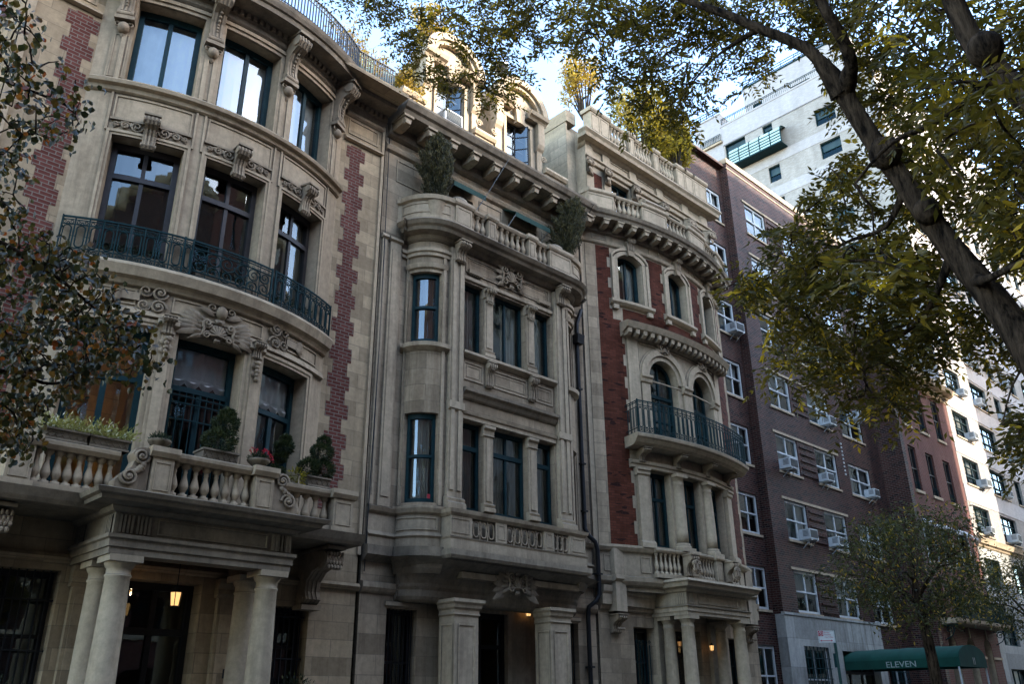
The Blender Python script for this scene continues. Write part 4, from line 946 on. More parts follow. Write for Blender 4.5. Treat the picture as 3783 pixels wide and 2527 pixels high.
# second floor: stone frame, modillion hood, twin arches
m=M(fcb); m.box(-2.24,-1.86,8.1,11.09,-.02,.05); m.box(1.98,2.34,8.1,11.09,-.02,.05); m.box(-2.24,2.34,11.09,11.2,-.02,.048); m.build('arcade_frame',MAT['limeC'],C_)
m=M(fcb); m.mould([(.04,11.1),(.1,11.14),(.12,11.22),(.36,11.3),(.4,11.38),(.44,11.46),(.36,11.5),(.02,11.54)],-2.42,2.5); hood=m.build('hood_cornice',MAT['limeC'],C_)
q=-2.3
while q<2.45:
    m=M(fcb); m.prof([(.08,11.12),(.24,11.1),(.32,11.16),(.34,11.31),(.08,11.31)],q-.06,q+.06); m.build('modillion',MAT['limeC'],hood); q+=.262
for o in d2:
    c=(o['s0']+o['s1'])/2; m=M(fcb); n=22
    for r0,r1,p in ((.6,.74,.05),(.74,.92,.1),(.92,.96,.05)):
        for i in range(n):
            a,b=PI*i/n,PI*(i+1)/n
            m.poly([(c-r0*math.cos(a),10.06+r0*math.sin(a)),(c-r0*math.cos(b),10.06+r0*math.sin(b)),(c-r1*math.cos(b),10.06+r1*math.sin(b)),(c-r1*math.cos(a),10.06+r1*math.sin(a))],-.02,p)
    m.build('arch_moulding',MAT['limeC'],C_)
    m=M(fcb); cartouche(m,c,10.98,.08,.42,.3,False)
    for sg in (-1,1): m.petal(c+sg*.1,10.9,.08,.26,.1,.3 if sg>0 else PI-.3,.05); m.petal(c+sg*.1,11.0,.08,.24,.1,.6 if sg>0 else PI-.6,.05)
    m.build('carved_crest',MAT['orn'],C_)
    f=window(C_,fcb,o,.3,0,.09,(.5,),((9.62,.09),(8.9,.035)),.06,'frame','glass','sides')
for c in (-1.66,.06,1.78):
    m=M(fcb); m.box(c-.15,c+.15,8.2,9.9,-.02,.06); m.mould([(.06,9.84),(.1,9.87),(.12,9.96),(.16,10.0),(.16,10.07)],c-.2,c+.2); m.mould([(.06,8.2),(.12,8.2),(.12,8.36),(.08,8.4)],c-.18,c+.18); m.build('pilaster',MAT['limeC'],C_)
m=M(fcb); frame_panel(m,-1.82,1.94,9.95,11.04,0,.03,.02); m.build('spandrel_frame',MAT['limeC'],C_)
# iron balcony on scroll brackets
m=M(fcb); m.mould([(.02,7.86),(.4,7.88),(.5,7.94),(.56,8.02),(.62,8.06),(.64,8.14),(.6,8.17)],-2.5,2.56,-.02); m.build('balcony_slab',MAT['limeC'],C_)
m=M(fcb); ironrail(m,-2.42,2.48,8.17,9.06,.56,.17)
for q in (-2.42,2.48):
    m.box(q-.016,q+.016,8.17,9.1,.545,.575)
    for z in (9.06,9.01,8.88,8.31,8.19): m.box(q-.008,q+.008,z-.01,z+.01,0,.56)
    for k in range(4):
        e=.1+.13*k; m.box(q-.006,q+.006,8.2,9.05,e-.006,e+.006); m.tube([(q,8.35+.5*(j%2==0),e+.03+.07*(j//2)) for j in (0,1,3,2)],.007,4)
m.build('iron_balcony_railing',MAT['iron'],C_)
for c in (-2.05,-.74,.62,1.98):
    m=M(fcb); scroll_bracket(m,c,.2,7.5,7.84,.02,.4); m.build('scroll_bracket',MAT['orn'],C_)
# first floor colonnade
m=M(fcb); m.mould([(.02,7.36),(.08,7.38),(.08,7.46),(.12,7.48),(.14,7.56),(.04,7.6)],-2.4,2.44); m.build('colonnade_lintel',MAT['limeC'],C_)
for c in (-.72,.63): 
    m=M(fcb); column(m,c,.0,5.28,7.36,.19,.155,18); m.build('column',MAT['limeC'],C_)
for c in (-2.05,1.95):
    m=M(fcb); m.box(c-.17,c+.17,5.28,7.2,-.02,.12); m.mould([(.12,7.16),(.16,7.2),(.16,7.28),(.2,7.3),(.2,7.36)],c-.21,c+.21); m.mould([(.12,5.28),(.2,5.28),(.2,5.4),(.15,5.46)],c-.22,c+.22); m.build('pilaster',MAT['limeC'],C_)
for o in d1: window(C_,fcb,o,.3,0,.08,(.5,),((6.65,.08),),.05,'frame','glass','sides',curmat='drapeR')
# pedestal zone with little balustrades
m=M(fcb); m.mould([(.02,4.3),(.1,4.34),(.16,4.42),(.18,4.52),(.05,4.56),(.05,5.12),(.12,5.16),(.17,5.24),(.17,5.3),(-.1,5.32)],K0,-1.9,-.1)
for a,b in ((-3.35,-3.05),(-2.28,-1.95)): frame_panel(m,a,b,4.66,5.06,.05,.03,.02)
m.build('pedestal_course',MAT['limeC'],C_); m=M(fcb); m.mould([(.02,4.3),(.1,4.34),(.16,4.42),(.18,4.52),(.05,4.56),(.05,5.12),(.12,5.16),(.17,5.24),(.17,5.3),(-.1,5.32)],1.95,K1,-.1)
for a,b in ((2.0,2.3),(3.0,3.3)): frame_panel(m,a,b,4.66,5.06,.05,.03,.02)
m.build('pedestal_course',MAT['limeC'],C_)
m=M(fcb); m.mould([(.02,4.3),(.1,4.34),(.16,4.42),(.18,4.52),(-.2,4.56)],-1.9,1.95,-.2); m.build('base_ledge',MAT['limeC'],C_)
balustrade(C_,[(-1.9,-.98,6),(-.38,.42,6),(1.1,1.9,5)],[(-.72,-.38),(.42,.72)],4.55,5.28,.12,MAT['limeC'],fcb,.06,.1,.1,.1)
for c in (-.85,.95):
    m=M(fcb); scroll_bracket(m,c,.24,4.6,5.15,.2,.34); cartouche(m,c,4.85,.5,.3,.36,False); m.build('scroll_buttress',MAT['orn'],C_)
# ground floor and porch
g=[op(17.7,18.55,.3,3.4),op(21.9,22.6,.9,3.3)]; dd=op(19.25,20.55,.3,3.4)
m=M(fl); m.wall(16.38,23.42,0,4.35,g+[dd],.05,.35); m.build('ground_floor_wall',MAT['limeCb'],C_)
m=M(fl); m.mould([(.05,3.72),(.12,3.76),(.14,3.84),(.2,3.86),(.2,4.1),(.24,4.16),(.26,4.3)],16.4,18.6); m.build('string_course',MAT['limeC'],C_); m=M(fl); m.mould([(.05,3.72),(.12,3.76),(.14,3.84),(.2,3.86),(.2,4.1),(.24,4.16),(.26,4.3)],21.2,23.42); m.build('string_course',MAT['limeC'],C_)
for c in (16.95,22.9):
    m=M(fl); scroll_bracket(m,c,.3,3.2,3.62,.05,.32)
    for k in range(5): m.ell(c-.1+.05*k,3.3,.28,.03,.04,.03,6,4)
    m.build('scroll_bracket',MAT['orn'],C_)
    m=M(fl); m.box(c-.2,c+.2,3.7,4.4,.04,.34); m.mould([(.34,4.4),(.4,4.46),(.4,4.56)],c-.24,c+.24); m.box(c-.18,c+.18,4.56,5.2,.1,.32); m.build('corbelled_pier',MAT['limeC'],C_)
for o in g:
    window(C_,FREE,o,.35,.05,.07,(.5,),((2.6,.05),),.05,'black','glass')
    m=M(); k=int((o['s1']-o['s0'])/.13)
    for i in range(k): q=o['s0']+.08+i*.13; m.tube([(q,.4,-.05),(q,3.0,-.05)],.014,5); m.spiral(q,3.06,-.05,.05,1.3,0,1 if i%2 else -1,.01,4,9)
    m.build('window_grille',MAT['iron'],C_)
m=M(); bars(m,dd,-.28,.08,(.5,),((2.8,.08),),.08); m.box(19.3,20.5,.3,1.0,-.28,-.24); dr=m.build('front_door',MAT['black'],C_); m=M(); pane(m,dd,-.285); m.build('pane',MAT['glass'],dr); m=M(); room(m,dd,-.3,1.2); m.build('room_interior',MAT['room'],dr)
for x in (18.72,21.06):
    for yv,r in ((.95,.19),(.38,.175)):
        m=M(); column(m,x,yv,.15,3.66,r,r*.82,20); m.build('column',MAT['limeC'],C_)
    m=M(); m.box(x-.17,x+.17,.1,3.66,0,.16); m.build('pilaster',MAT['limeC'],C_)
fpc=FM([(18.5,0),(18.5,-1.14),(21.28,-1.14),(21.28,0)],0); SQ=fpc.S[-1]
m=M(fpc); m.mould([(0,3.66),(.02,3.66),(.02,3.75),(.045,3.75),(.045,3.84),(.08,3.87),(0,3.9),(0,4.2),(.06,4.22),(.1,4.28),(.24,4.32),(.27,4.4),(.32,4.44),(.30,4.5)],0,SQ,-.3); frame_panel(m,1.14+.5,1.14+2.3,3.95,4.16,0,.02,.02)
for c in (1.14+.2,1.14+2.58,.95):
    for k in range(4): m.box(c-.10+.055*k,c-.065+.055*k,3.92,4.18,0,.02)
m.build('entablature',MAT['limeC'],C_)
m=M(); m.box(18.55,21.2,4.2,4.46,0,1.1); m.build('porch_ceiling',MAT['limeD'],C_)
# ================================================================== house D : dark brick apartment house
D=thing('brick_apartment_house',(30,1,0),'dark brown brick apartment house with white sash windows and a green entrance canopy','apartment house','apartment houses on the street')
fd=flat(0,1.0); fw=flat(0,1.35)
TOP=[5.87+2.47*k for k in range(7)]
ops=[]
for k,t in enumerate(TOP):
    for a,b in ((28.07,29.65),(31.0,32.75),(33.75,35.7)): 
        if k>0 or a<33: ops.append(op(a,b,t-1.42,t-.12*(a>33)))
ops.append(op(33.85,35.6,4.4,5.75))
gd=[op(28.0,29.7,1.3,3.37),op(30.7,33.5,.0,3.3),op(34.35,36.0,1.3,3.1)]
m=M(fd); m.wall(27,37.07,4.35,22.2,ops,0,.14); m.wall(34.1,37.07,0,4.35,[gd[2]],0,.14); m.build('brick_wall',MAT['brickD'],D)
wl=[op(25.64,26.82,TOP[k]-1.4,TOP[k]) for k in range(7)]+[op(25.64,26.82,1.5,3.35)]
m=M(fw); m.wall(23.3,27,0,22.2,wl,0,.14); m.build('wing_wall',MAT['brickD'],D)
fr=FM([(27.0,1.36),(27.0,.99)],0); m=M(fr); m.quad(0,.37,0,22.2,0); m.build('wing_return',MAT['brickD'],D)
fr=FM([(37.07,1.01),(37.07,-.03),(37.42,-.03)],0); m=M(fr); m.quad(0,fr.S[-1],0,17.2,0); m.build('end_pier',MAT['brickD'],D)
m=M(fd); m.wall(27.0,34.1,0,4.35,gd[:2],.05,.3); m.box(26.985,27.03,0,4.35,-.3,.048); m.box(34.08,34.11,0,4.35,-.1,.05); m.mould([(.05,4.3),(.08,4.33),(.08,4.40),(.0,4.42)],26.96,34.12)
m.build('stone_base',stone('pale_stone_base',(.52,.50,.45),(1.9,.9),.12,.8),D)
m=M(); m.box(23.35,37.0,0,22,-14,-2.3); m.box(23.3,37.1,22.0,22.1,-14,-1.1); m.build('house_body',MAT['brickD'],D)
m=M(fd); m.box(26.97,37.07,22.15,22.38,-.4,.05); m.box(26.97,37.07,21.88,21.93,-.02,.02); m.build('parapet_coping',MAT['limeC'],D)
m=M(fw); m.box(23.3,26.95,22.15,22.38,-.4,.05); m.build('parapet_coping',MAT['limeC'],D)
m=M(fd)
for t in TOP: 
    m.box(27.9,32.95,t+.0,t+.09,-.02,.03); m.build('lintel_course',MAT['limeC'],D); m=M(fd)
for t in TOP:
    for j in range(5): m.box(29.78,30.88,t-.25-j*.27,t-.19-j*.27,-.02,.045)
    m.build('corbel_bands',MAT['brickD'],D); m=M(fd)
# sash windows: four prototypes, repeated
def sash(o,fm,y,cur,curmat,rm='room',v=.5):
    og=fm(o['s0'],o['z0'],0); f=window(D,fm,o,.14,0,.075,(v,),((o['z0']+(o['z1']-o['z0'])*.5,.05),),.06,'white','glass',cur,curmat=curmat,origin=og,dep=.9,rm=rm)
    m=M(fm); m.box(o['s0']-.06,o['s1']+.06,o['z0']-.08,o['z0']-.0,-.1,.05); s=m.build('window_sill',MAT['limeC'],f,og); return f
PRO={}
rnd=random.Random(3)
def place(o,fm,key,kinds):
    kd=rnd.choice(kinds); k=(key,kd,round(o['z1']-o['z0'],2),round(o['s1']-o['s0'],2))
    if k in PRO: return inst(PRO[k],D,Vector(fm(o['s0'],o['z0'],0))-wloc(D))
    PRO[k]=sash(o,fm,0,{'b':'blind','h':'half','f':'sides','n':None}[kd],{'b':'shade','h':'shade','f':'shade','n':'shade'}[kd]); return PRO[k]
for o in ops: place(o,fd,'m'+('c' if o['s0']>33 else ''),'bhfn')
for o in wl: place(o,fw,'w','bhn')
for o in (gd[0],gd[2]):
    place(o,fd,'g','n'); m=M(fd)
    for i in range(7): q=o['s0']+.1+i*(o['s1']-o['s0']-.2)/6; m.box(q-.012,q+.012,o['z0'],o['z1'],.06,.085)
    for i in range(6): z=o['z0']+.1+i*.32; m.box(o['s0'],o['s1'],z-.012,z+.012,.058,.088)
    m.build('window_grille',MAT['iron'],D)
m=M(fd); d=gd[1]; bars(m,d,-.25,.1,(.33,.66),((2.6,.1),),.1); dr=m.build('entrance_door',MAT['black'],D); m=M(fd); pane(m,d,-.255); m.build('pane',MAT['glass'],dr); m=M(fd); room(m,d,-.3,1.5); m.build('room_interior',MAT['room'],dr)
m=M(fd)
for i in range(9): m.box(33.35,33.43,10.1+i*.16,10.17+i*.16,-.01,.03)
m.build('white_vent',MAT['white'],D)
# ================================================================== house E : rose brick town house
E_=thing('rose_brick_house',(40.6,0,0),'narrow rose brick house with dark deep windows, stone cornice and ground floor arches','town house','town houses on the street')
eo=[]
for z0,z1 in ((13.05,15.05),(10.05,12.05),(7.05,9.0),(4.75,6.3)):
    for a,b in ((37.78,38.6),(39.68,40.56),(41.66,42.52)): eo.append(op(a,b,z0,z1))
m=M(fl); m.wall(37.42,43.78,4.5,15.5,eo,0,.17); m.build('brick_wall',MAT['brickE'],E_)
ar=[op(37.95,38.85,.3,4.1,.45),op(39.95,40.85,.3,4.1,.45),op(41.9,42.8,.3,4.1,.45)]
m=M(fl); m.wall(37.42,43.78,0,4.5,ar,.02,.02); m.build('ground_floor_wall',MAT['brickE'],E_)
m=M(fl); 
for o in ar: m.wall(o['s0'],o['s1'],.3,4.1,[dict(o)],.0,.6); 
m.build('arch_reveals',MAT['limeB'],E_)
m=M(fl)
for a,b in ((37.42,37.95),(38.85,39.95),(40.85,41.9),(42.8,43.78)): m=M(fl); m.box(a,b,3.28,3.38,-.02,.07); m.build('impost_band',MAT['limeC'],E_)
for o in ar: m=M(fl); m.box((o['s0']+o['s1'])/2-.05,(o['s0']+o['s1'])/2+.05,4.08,4.5,-.02,.06); m.build('keystone',MAT['limeC'],E_)
for o in ar:
    f=window(E_,FREE,o,.62,0,.07,(.5,),((2.9,.06),),.05,'black','glass')
    m=M()
    for i in range(6): q=o['s0']+.08+i*.15; m.box(q-.012,q+.012,.4,3.6,-.42,-.40)
    m.build('window_grille',MAT['iron'],f)
m=M(); m.box(37.45,43.75,0,15.5,-12,-2.1); m.box(37.42,43.78,15.45,15.6,-12,-.02); m.build('house_body',MAT['brickE'],E_)
m=M(fl); m.mould([(.0,14.95+.28),(.05,15.26),(.08,15.36),(.1,15.42),(.12,15.5),(.3,15.54),(.42,15.62),(.46,15.72),(.5,15.84),(.4,15.88),(-.5,15.92)],37.42,43.9,-.5); ce=m.build('cornice',MAT['limeC'],E_)
m=M(fl); m.box(37.5,43.7,15.9,16.5,-.5,-.1); m.build('parapet',MAT['limeC'],E_)
m=M(fl); q=37.5
while q<43.7: m.box(q,q+.09,15.4,15.52,.1,.2); q+=.17
m.build('dentil_course',MAT['limeC'],ce)
pw=None
for o in eo:
    if o['z0']<5: continue
    if pw is None or abs((o['s1']-o['s0'])-(pw[1]['s1']-pw[1]['s0']))>.02:
        og=fl(o['s0'],o['z0'],0); f=window(E_,fl,o,.17,0,.06,(.5,),((o['z0']+1.0,.05),),.04,'black','glass','half',origin=og,dep=.8)
        m=M(fl); m.box(o['s0']-.05,o['s1']+.05,o['z0']-.12,o['z0'],-.16,.06); m.build('window_sill',MAT['limeC'],f,og)
        m=M(fl)
        for i in range(5): m.tube([(o['s0']+.1+i*.16,o['z0'],-.1),(o['s0']+.1+i*.16+.02,o['z0']+.3,-.02),(o['s0']+.1+i*.16,o['z0']+.45,-.1)],.01,4)
        m.build('window_guard',MAT['iron'],f,og); pw=(f,o)
    else: inst(pw[0],E_,Vector(fl(o['s0'],o['z0'],0))-wloc(E_))
for o in eo:
    if o['z0']<5: window(E_,fl,o,.17,0,.06,(.5,),(),.04,'black','glass')
for a,b in ((37.66,38.72),(39.56,40.68),(41.54,42.64)):
    m=M(); m.prof([(0,8.75),(.1,8.78),(.16,8.7),(.5,8.45),(.5,8.36),(.12,8.6),(0,8.66)],a,b); aw=m.build('awning',MAT['shade'],E_)
    m=M(); m.box(a-.02,a+.03,6.9,8.7,.02,.06); m.box(b-.03,b+.02,6.9,8.7,.02,.06); m.build('awning_rail',MAT['white'],aw)
m=M(); m.prof([(0,4.5),(.62,4.52),(.68,4.6),(.70,4.72),(0,4.74)],37.6,43.7); m.build('balcony_slab',MAT['limeB'],E_)
m=M(); q=37.7
while q<43.65: m.box(q-.012,q+.012,4.74,5.55,.63,.655); q+=.12
m.box(37.65,43.65,5.53,5.57,.62,.665); m.box(37.65,43.65,4.8,4.83,.63,.655); m.box(43.62,43.65,4.74,5.57,0,.65); m.build('iron_balcony_railing',MAT['iron'],E_)
for x in (37.8,43.5):
    m=M(FM([(x,0),(x,-1)],0)); m.spiral(.25,4.3,0,.16,1.5,0,1,.02,5,18); m.tube([(0,3.9,0),(.3,4.05,0),(.55,4.48,0)],.02,5); m.tube([(0,4.45,0),(.6,4.46,0)],.02,5); m.build('scroll_bracket',MAT['iron'],E_)
# ================================================================== house F : pale apartment block with stepped terraces
F_=thing('pale_apartment_block',(60,0,0),'tall pale brick apartment block with banded front, stepped roof terraces and a green glass solarium','apartment block','apartment houses on the street')
X0f=43.82; cols=[(44.45,46.6),(48.15,50.5),(51.85,52.9),(53.75,54.75),(55.75,56.75),(58.2,60.4),(61.4,62.4),(63.4,64.4),(66,68.2),(69.5,70.5),(71.5,72.5)]
rows=[(10.35+2.42*k) for k in range(11)]
fo=[op(a,b,t-1.36,t) for t in rows for a,b in cols]
m=M(fl); m.wall(X0f,75,8.8,36.3,fo,0,.2); m.build('front_wall',MAT['brickF'],F_)
m=M(fl)
for t in rows: m.box(X0f+.02,75,t+.12,t+.94,-.02,.02); m.build('pale_band',MAT['brickFw'],F_); m=M(fl)
m.box(X0f,75,36.3,37.85,-.3,.03); m.build('parapet',MAT['brickFw'],F_)
lo=[op(44.4,46.4,6.5,7.85),op(48.1,50.2,6.5,7.85),op(53,55,6.5,7.85),op(44.6,46.75,3.95,5.35),op(48.2,50.3,3.95,5.35),op(53,55,3.95,5.35),op(44.7,46.8,1.2,2.95),op(48.2,50.3,1.2,2.95)]
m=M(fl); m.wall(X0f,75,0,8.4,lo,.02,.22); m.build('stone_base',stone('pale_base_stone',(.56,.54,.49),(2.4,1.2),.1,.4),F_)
m=M(fl); m.mould([(.02,8.3),(.08,8.34),(.12,8.42),(.22,8.46),(.26,8.6),(.3,8.7),(.1,8.78),(0,8.82)],X0f,75); m.build('belt_course',MAT['limeC'],F_)
pw={}
for o in fo:
    k=round(o['s1']-o['s0'],2)
    if k not in pw:
        og=fl(o['s0'],o['z0'],0); v=(.33,.66) if k>1.5 else (.5,)
        f=window(F_,fl,o,.2,0,.05,v,((o['z0']+.45,.04),(o['z0']+.95,.03)),.035,'iron','glass','half',origin=og,dep=.7)
        m=M(fl); m.box(o['s0']-.04,o['s1']+.04,o['z0']-.08,o['z0'],-.18,.06); m.build('window_sill',MAT['limeC'],f,og); pw[k]=f
    else: inst(pw[k],F_,Vector(fl(o['s0'],o['z0'],0))-wloc(F_))
for o in lo: window(F_,fl,o,.2,0,.06,(.33,.66),((o['z0']+.4,.05),(o['z0']+1.0,.05)),.045,'iron','glass','half',dep=.7)
# side wall (runs back from the street): s measured from the street corner
fs=FM([(X0f,13),(X0f,0)],-13)          # s=-y
so=[op(-7.42,-6.72,35.35,36.25),op(-10.24,-8.7,34.9,36.3),op(-7.42,-6.62,31.9,33.05)]+[op(-7.42,-6.62,31.9-2.42*k,33.05-2.42*k) for k in range(1,6)]+[op(-3.9,-2.6,31.9-2.42*k,33.05-2.42*k) for k in range(-1,5)]
m=M(fs); m.wall(-10.33,0,0,36.3,so,0,.2); m.build('side_wall',MAT['brickF'],F_)
m=M(fs); m.quad(-10.33,0,36.3,37.85,.03); m.box(-10.36,0,36.28,36.34,-.02,.03); m.box(-10.38,.05,37.82,37.95,-.3,.06); m.build('side_parapet',MAT['brickFw'],F_)
m=M(fs)
for t in rows: 
    z=33.17-2.42*rows.index(t); m.box(-10.33,-.02,z,z+.72,-.02,.02)
    m.build('pale_band',MAT['brickFw'],F_); m=M(fs)
for o in so: window(F_,fs,o,.2,0,.05,(),((o['z0']+.5,.03),),.03,'iron','glassT','half',dep=.7)
fg=FM([(X0f+.02,16),(X0f+.02,10.33)],-16)
m=M(fg); m.quad(-12.4,-10.33,0,39,0); m.box(-12.4,-10.33,38.95,39.05,-.3,.05); m.build('rear_wing',MAT['brickFw'],F_)
m=M(); m.box(X0f+1.3,75,0,37.8,-12.3,-2.0); m.box(X0f+.04,75,37.7,39.0,-12.4,-10.34); m.build('house_body',MAT['brickFw'],F_)
def rail(fm,a,b,z0,z1,d=0,step=.13):
    m=M(fm); 
    for z in (z1,z1-.1,z0+.06): m.box(a,b,z-.015,z+.015,d-.015,d+.015)
    q=a; i=0
    while q<=b: m.box(q-(.02 if i%8==0 else .008),q+(.02 if i%8==0 else .008),z0,z1,d-.012,d+.012); q+=step; i+=1
    return m.build('terrace_railing',MAT['iron'],F_)
rail(fs,-10.3,-.1,37.95,38.5,-.05); rail(fs,-12.0,-10.4,36.75,37.3,.1)
m=M(fs); m.box(-12.0,-10.36,36.6,36.75,0,.14); m.build('terrace_slab',MAT['limeC'],F_)
# penthouse set back
fph=FM([(45.4,9.2),(45.4,1.6),(72,1.6)],-9.2)
po=[op(-8.6,-7.9,38.1,39.6),op(-5.8,-4.4,38.2,39.4)]
m=M(fph); m.wall(-9.2,fph.S[-1],37.8,41.3,po,0,.15); m.build('penthouse_wall',MAT['brickFw'],F_)
for o in po: window(F_,fph,o,.15,0,.05,(.5,),(),.03,'iron','glassT',dep=.6)
m=M(); m.box(46.6,72,37.9,41.25,-9.2,-2.8); m.build('penthouse_body',MAT['brickFw'],F_)
m=M(fph); 
for z in (41.5,41.7,41.9): m.box(-9.2,20,z-.02,z+.02,-.1,-.06)
q=-9.2
while q<20: m.box(q-.02,q+.02,41.3,41.9,-.1,-.06); q+=1.0
m.box(-9.2,20,41.2,41.34,-.2,.04); m.build('terrace_railing',MAT['iron'],F_)
m=M(fg)
for z in (39.25,39.45,39.65): m.box(-12.4,-10.4,z-.02,z+.02,-.1,-.06)
for q in (-12.4,-11.9,-11.4,-10.9,-10.4): m.box(q-.02,q+.02,39.05,39.65,-.1,-.06)
m.build('terrace_railing',MAT['iron'],F_)
# solarium
m=M(fs); N5=5; a,b=-9.65,-5.9; z0=34.0
P=[(0,z0),(.75,z0),(.75,z0+.85),(.70,z0+1.08),(.52,z0+1.26),(.25,z0+1.36),(0,z0+1.4)]
for i in range(N5+1):
    q=a+(b-a)*i/N5
    for p0,p1 in zip(P[1:],P[2:]): m.tube([(q,p0[1],p0[0]),(q,p1[1],p1[0])],.035,5)
for z,dd_ in ((z0+.62,.75),(z0+.02,.75),(z0+.22,.75),(z0+.42,.75),(z0+.85,.75),(z0+1.4,.02)): m.box(a,b,z-.025,z+.025,dd_-.025,dd_+.03)
m.box(a,b,z0-.08,z0,0,.8); so_=m.build('solarium',MAT['iron'],F_)
for i in range(N5):
    m=M(fs); q0=a+(b-a)*i/N5+.03; q1=a+(b-a)*(i+1)/N5-.03
    m.grid([[(q0,z,d_) ,(q1,z,d_)] for d_,z in P[1:]],True); m.build('pane',MAT['glassG'],so_)
    m=M(fs); m.quad(q0,q1,z0+.05,z0+.85,.715); m.build('blind',MAT['shade'],so_)
# ================================================================== neighbour left of A
N_=thing('white_corner_house',(-4,1.5,0),'bright white stone house glimpsed behind the leaves at the far left','town house','town houses on the street')
no=[op(.3-2.2*k,1.3-2.2*k,4.5+3.2*j,6.7+3.2*j) for k in range(4) for j in range(4)]
fn=flat(0,2.2); m=M(fn); m.wall(-12,1.88,0,19,no,0,.3); m.build('wall',MAT['white'],N_)
m=M(fn); m.mould([(.02,18),(.3,18.2),(.5,18.5),(.5,18.7),(0,18.8)],-12,1.86); m.build('cornice',MAT['limeC'],N_)
m=M(); m.box(-12,1.85,0,18.9,-14,-3.6); m.build('house_body',MAT['limeC'],N_)
pn=None
for o in no:
    if pn is None: og=fn(o['s0'],o['z0'],0); pn=window(N_,fn,o,.3,0,.08,(.5,),((o['z0']+1.1,.05),),.05,'frame','glass',origin=og,dep=.8)
    else: inst(pn,N_,Vector(fn(o['s0'],o['z0'],0))-wloc(N_))
# ================================================================== air conditioners
ventm=plain('vent_grey',(.12,.13,.13),.6)
def ac_proto():
    t=thing('air_conditioner',(0,0,0),'x','air conditioner','window air conditioners')
    m=M(); w,h,d=.29,.37,.40
    m.box(-w,w,0,h,-.1,d); m.build('casing',MAT['alu'],t)
    m=M(); m.box(-w+.04,w-.04,.05,h-.05,d-.002,d+.006)
    for i in range(7): m.box(-w+.04,w-.04,.06+i*.042,.075+i*.042,d,d+.016)
    m.build('rear_grille',plain('grille_grey',(.09,.1,.1),.6),t)
    m=M()
    for sg in (-1,1):
        fx=FM([(sg*w+(-.001 if sg<0 else .001),0),(sg*w+(-.001 if sg<0 else .001),-1)],0)
    for sg in (-1,1):
        m=M()
        for i in range(5): m.box(sg*w-.004 if sg>0 else -w-.006,w+.006 if sg>0 else -w+.004,.12+i*.045,.14+i*.045,.12,.34)
        m.build('side_vent',ventm,t)
    for q in (-.2,.2): m=M(); m.box(q-.015,q+.015,-.05,0,0,.4); m.tube([(q,-.28,.0),(q,-.02,.34)],.012,5); m.build('support_bracket',MAT['alu'],t)
    return t
acs=[]
_ac=None
def ac(x,y,z,label,sc=1):
    global _ac
    if _ac is None: _ac=ac_proto(); o=_ac; o.location=(x,y,z)
    else: o=inst(_ac,None,Vector((x,y,z))); q_=random.uniform(.86,1.06); o.scale=(q_,q_,q_); o.rotation_euler=(random.uniform(-.03,.05),random.uniform(-.02,.02),random.uniform(-.04,.04))
    o['label']=label
R=lambda k:TOP[k]-1.42
ac(28.45,1,R(2)+.06,'air conditioner low in leftmost window, third row of the dark brick house')
ac(32.25,1,R(3)+.06,'air conditioner at right of the middle window, fourth row of the dark brick house')
ac(31.35,1,R(2)+.06,'air conditioner at left of the middle window, third row of the dark brick house')
ac(35.1,1,R(3)+.92,'air conditioner high in the right window beside the dark brick return')
ac(35.3,1,R(2)+.06,'air conditioner low in the third row window beside the dark brick return')
ac(29.2,1,R(1)+.06,'air conditioner at right of the leftmost window, second row of the dark brick house')
ac(31.35,1,R(1)+.06,'air conditioner at left of the middle window, second row of the dark brick house')
ac(26.5,1.35,TOP[4]-1.35,'air conditioner in the narrow wing window above the curved cornice end')
ac(29.2,1,1.36,'air conditioner at the foot of the barred ground floor window beside the canopy')
for k,c,off,lab in ((3,0,1.75,'sunlit air conditioner beside the corner of the rose brick cornice'),(2,0,1.7,'sunlit air conditioner in the window one below the one at the rose brick cornice'),(1,0,1.9,'sunlit air conditioner on the edge of the shadow, second window row of the pale block'),(0,0,1.0,'sunlit air conditioner in the lowest sunny window of the pale block'),
    (3,1,.45,'shaded air conditioner in the second window column, fourth row of the pale block'),(3,2,.6,'air conditioner in the first narrow window, fourth row of the pale block'),(2,2,.6,'air conditioner in the first narrow window, third row of the pale block'),(1,1,1.6,'air conditioner in the second window column, second row of the pale block'),(0,1,.9,'air conditioner in the second window column, lowest banded row of the pale block'),
    (4,1,.6,'air conditioner in the second window column, fifth row of the pale block'),(5,1,1.2,'air conditioner in the second window column just under the big branch'),(4,3,.4,'air conditioner in the second narrow window, fifth row of the pale block'),(5,0,1.2,'sunlit air conditioner high in the first window column behind leaves')):
    ac(cols[c][0]+off,0,rows[k]-1.32,lab)
ac(11.38,.12,15.2,'white air conditioner in the left arched dormer') 
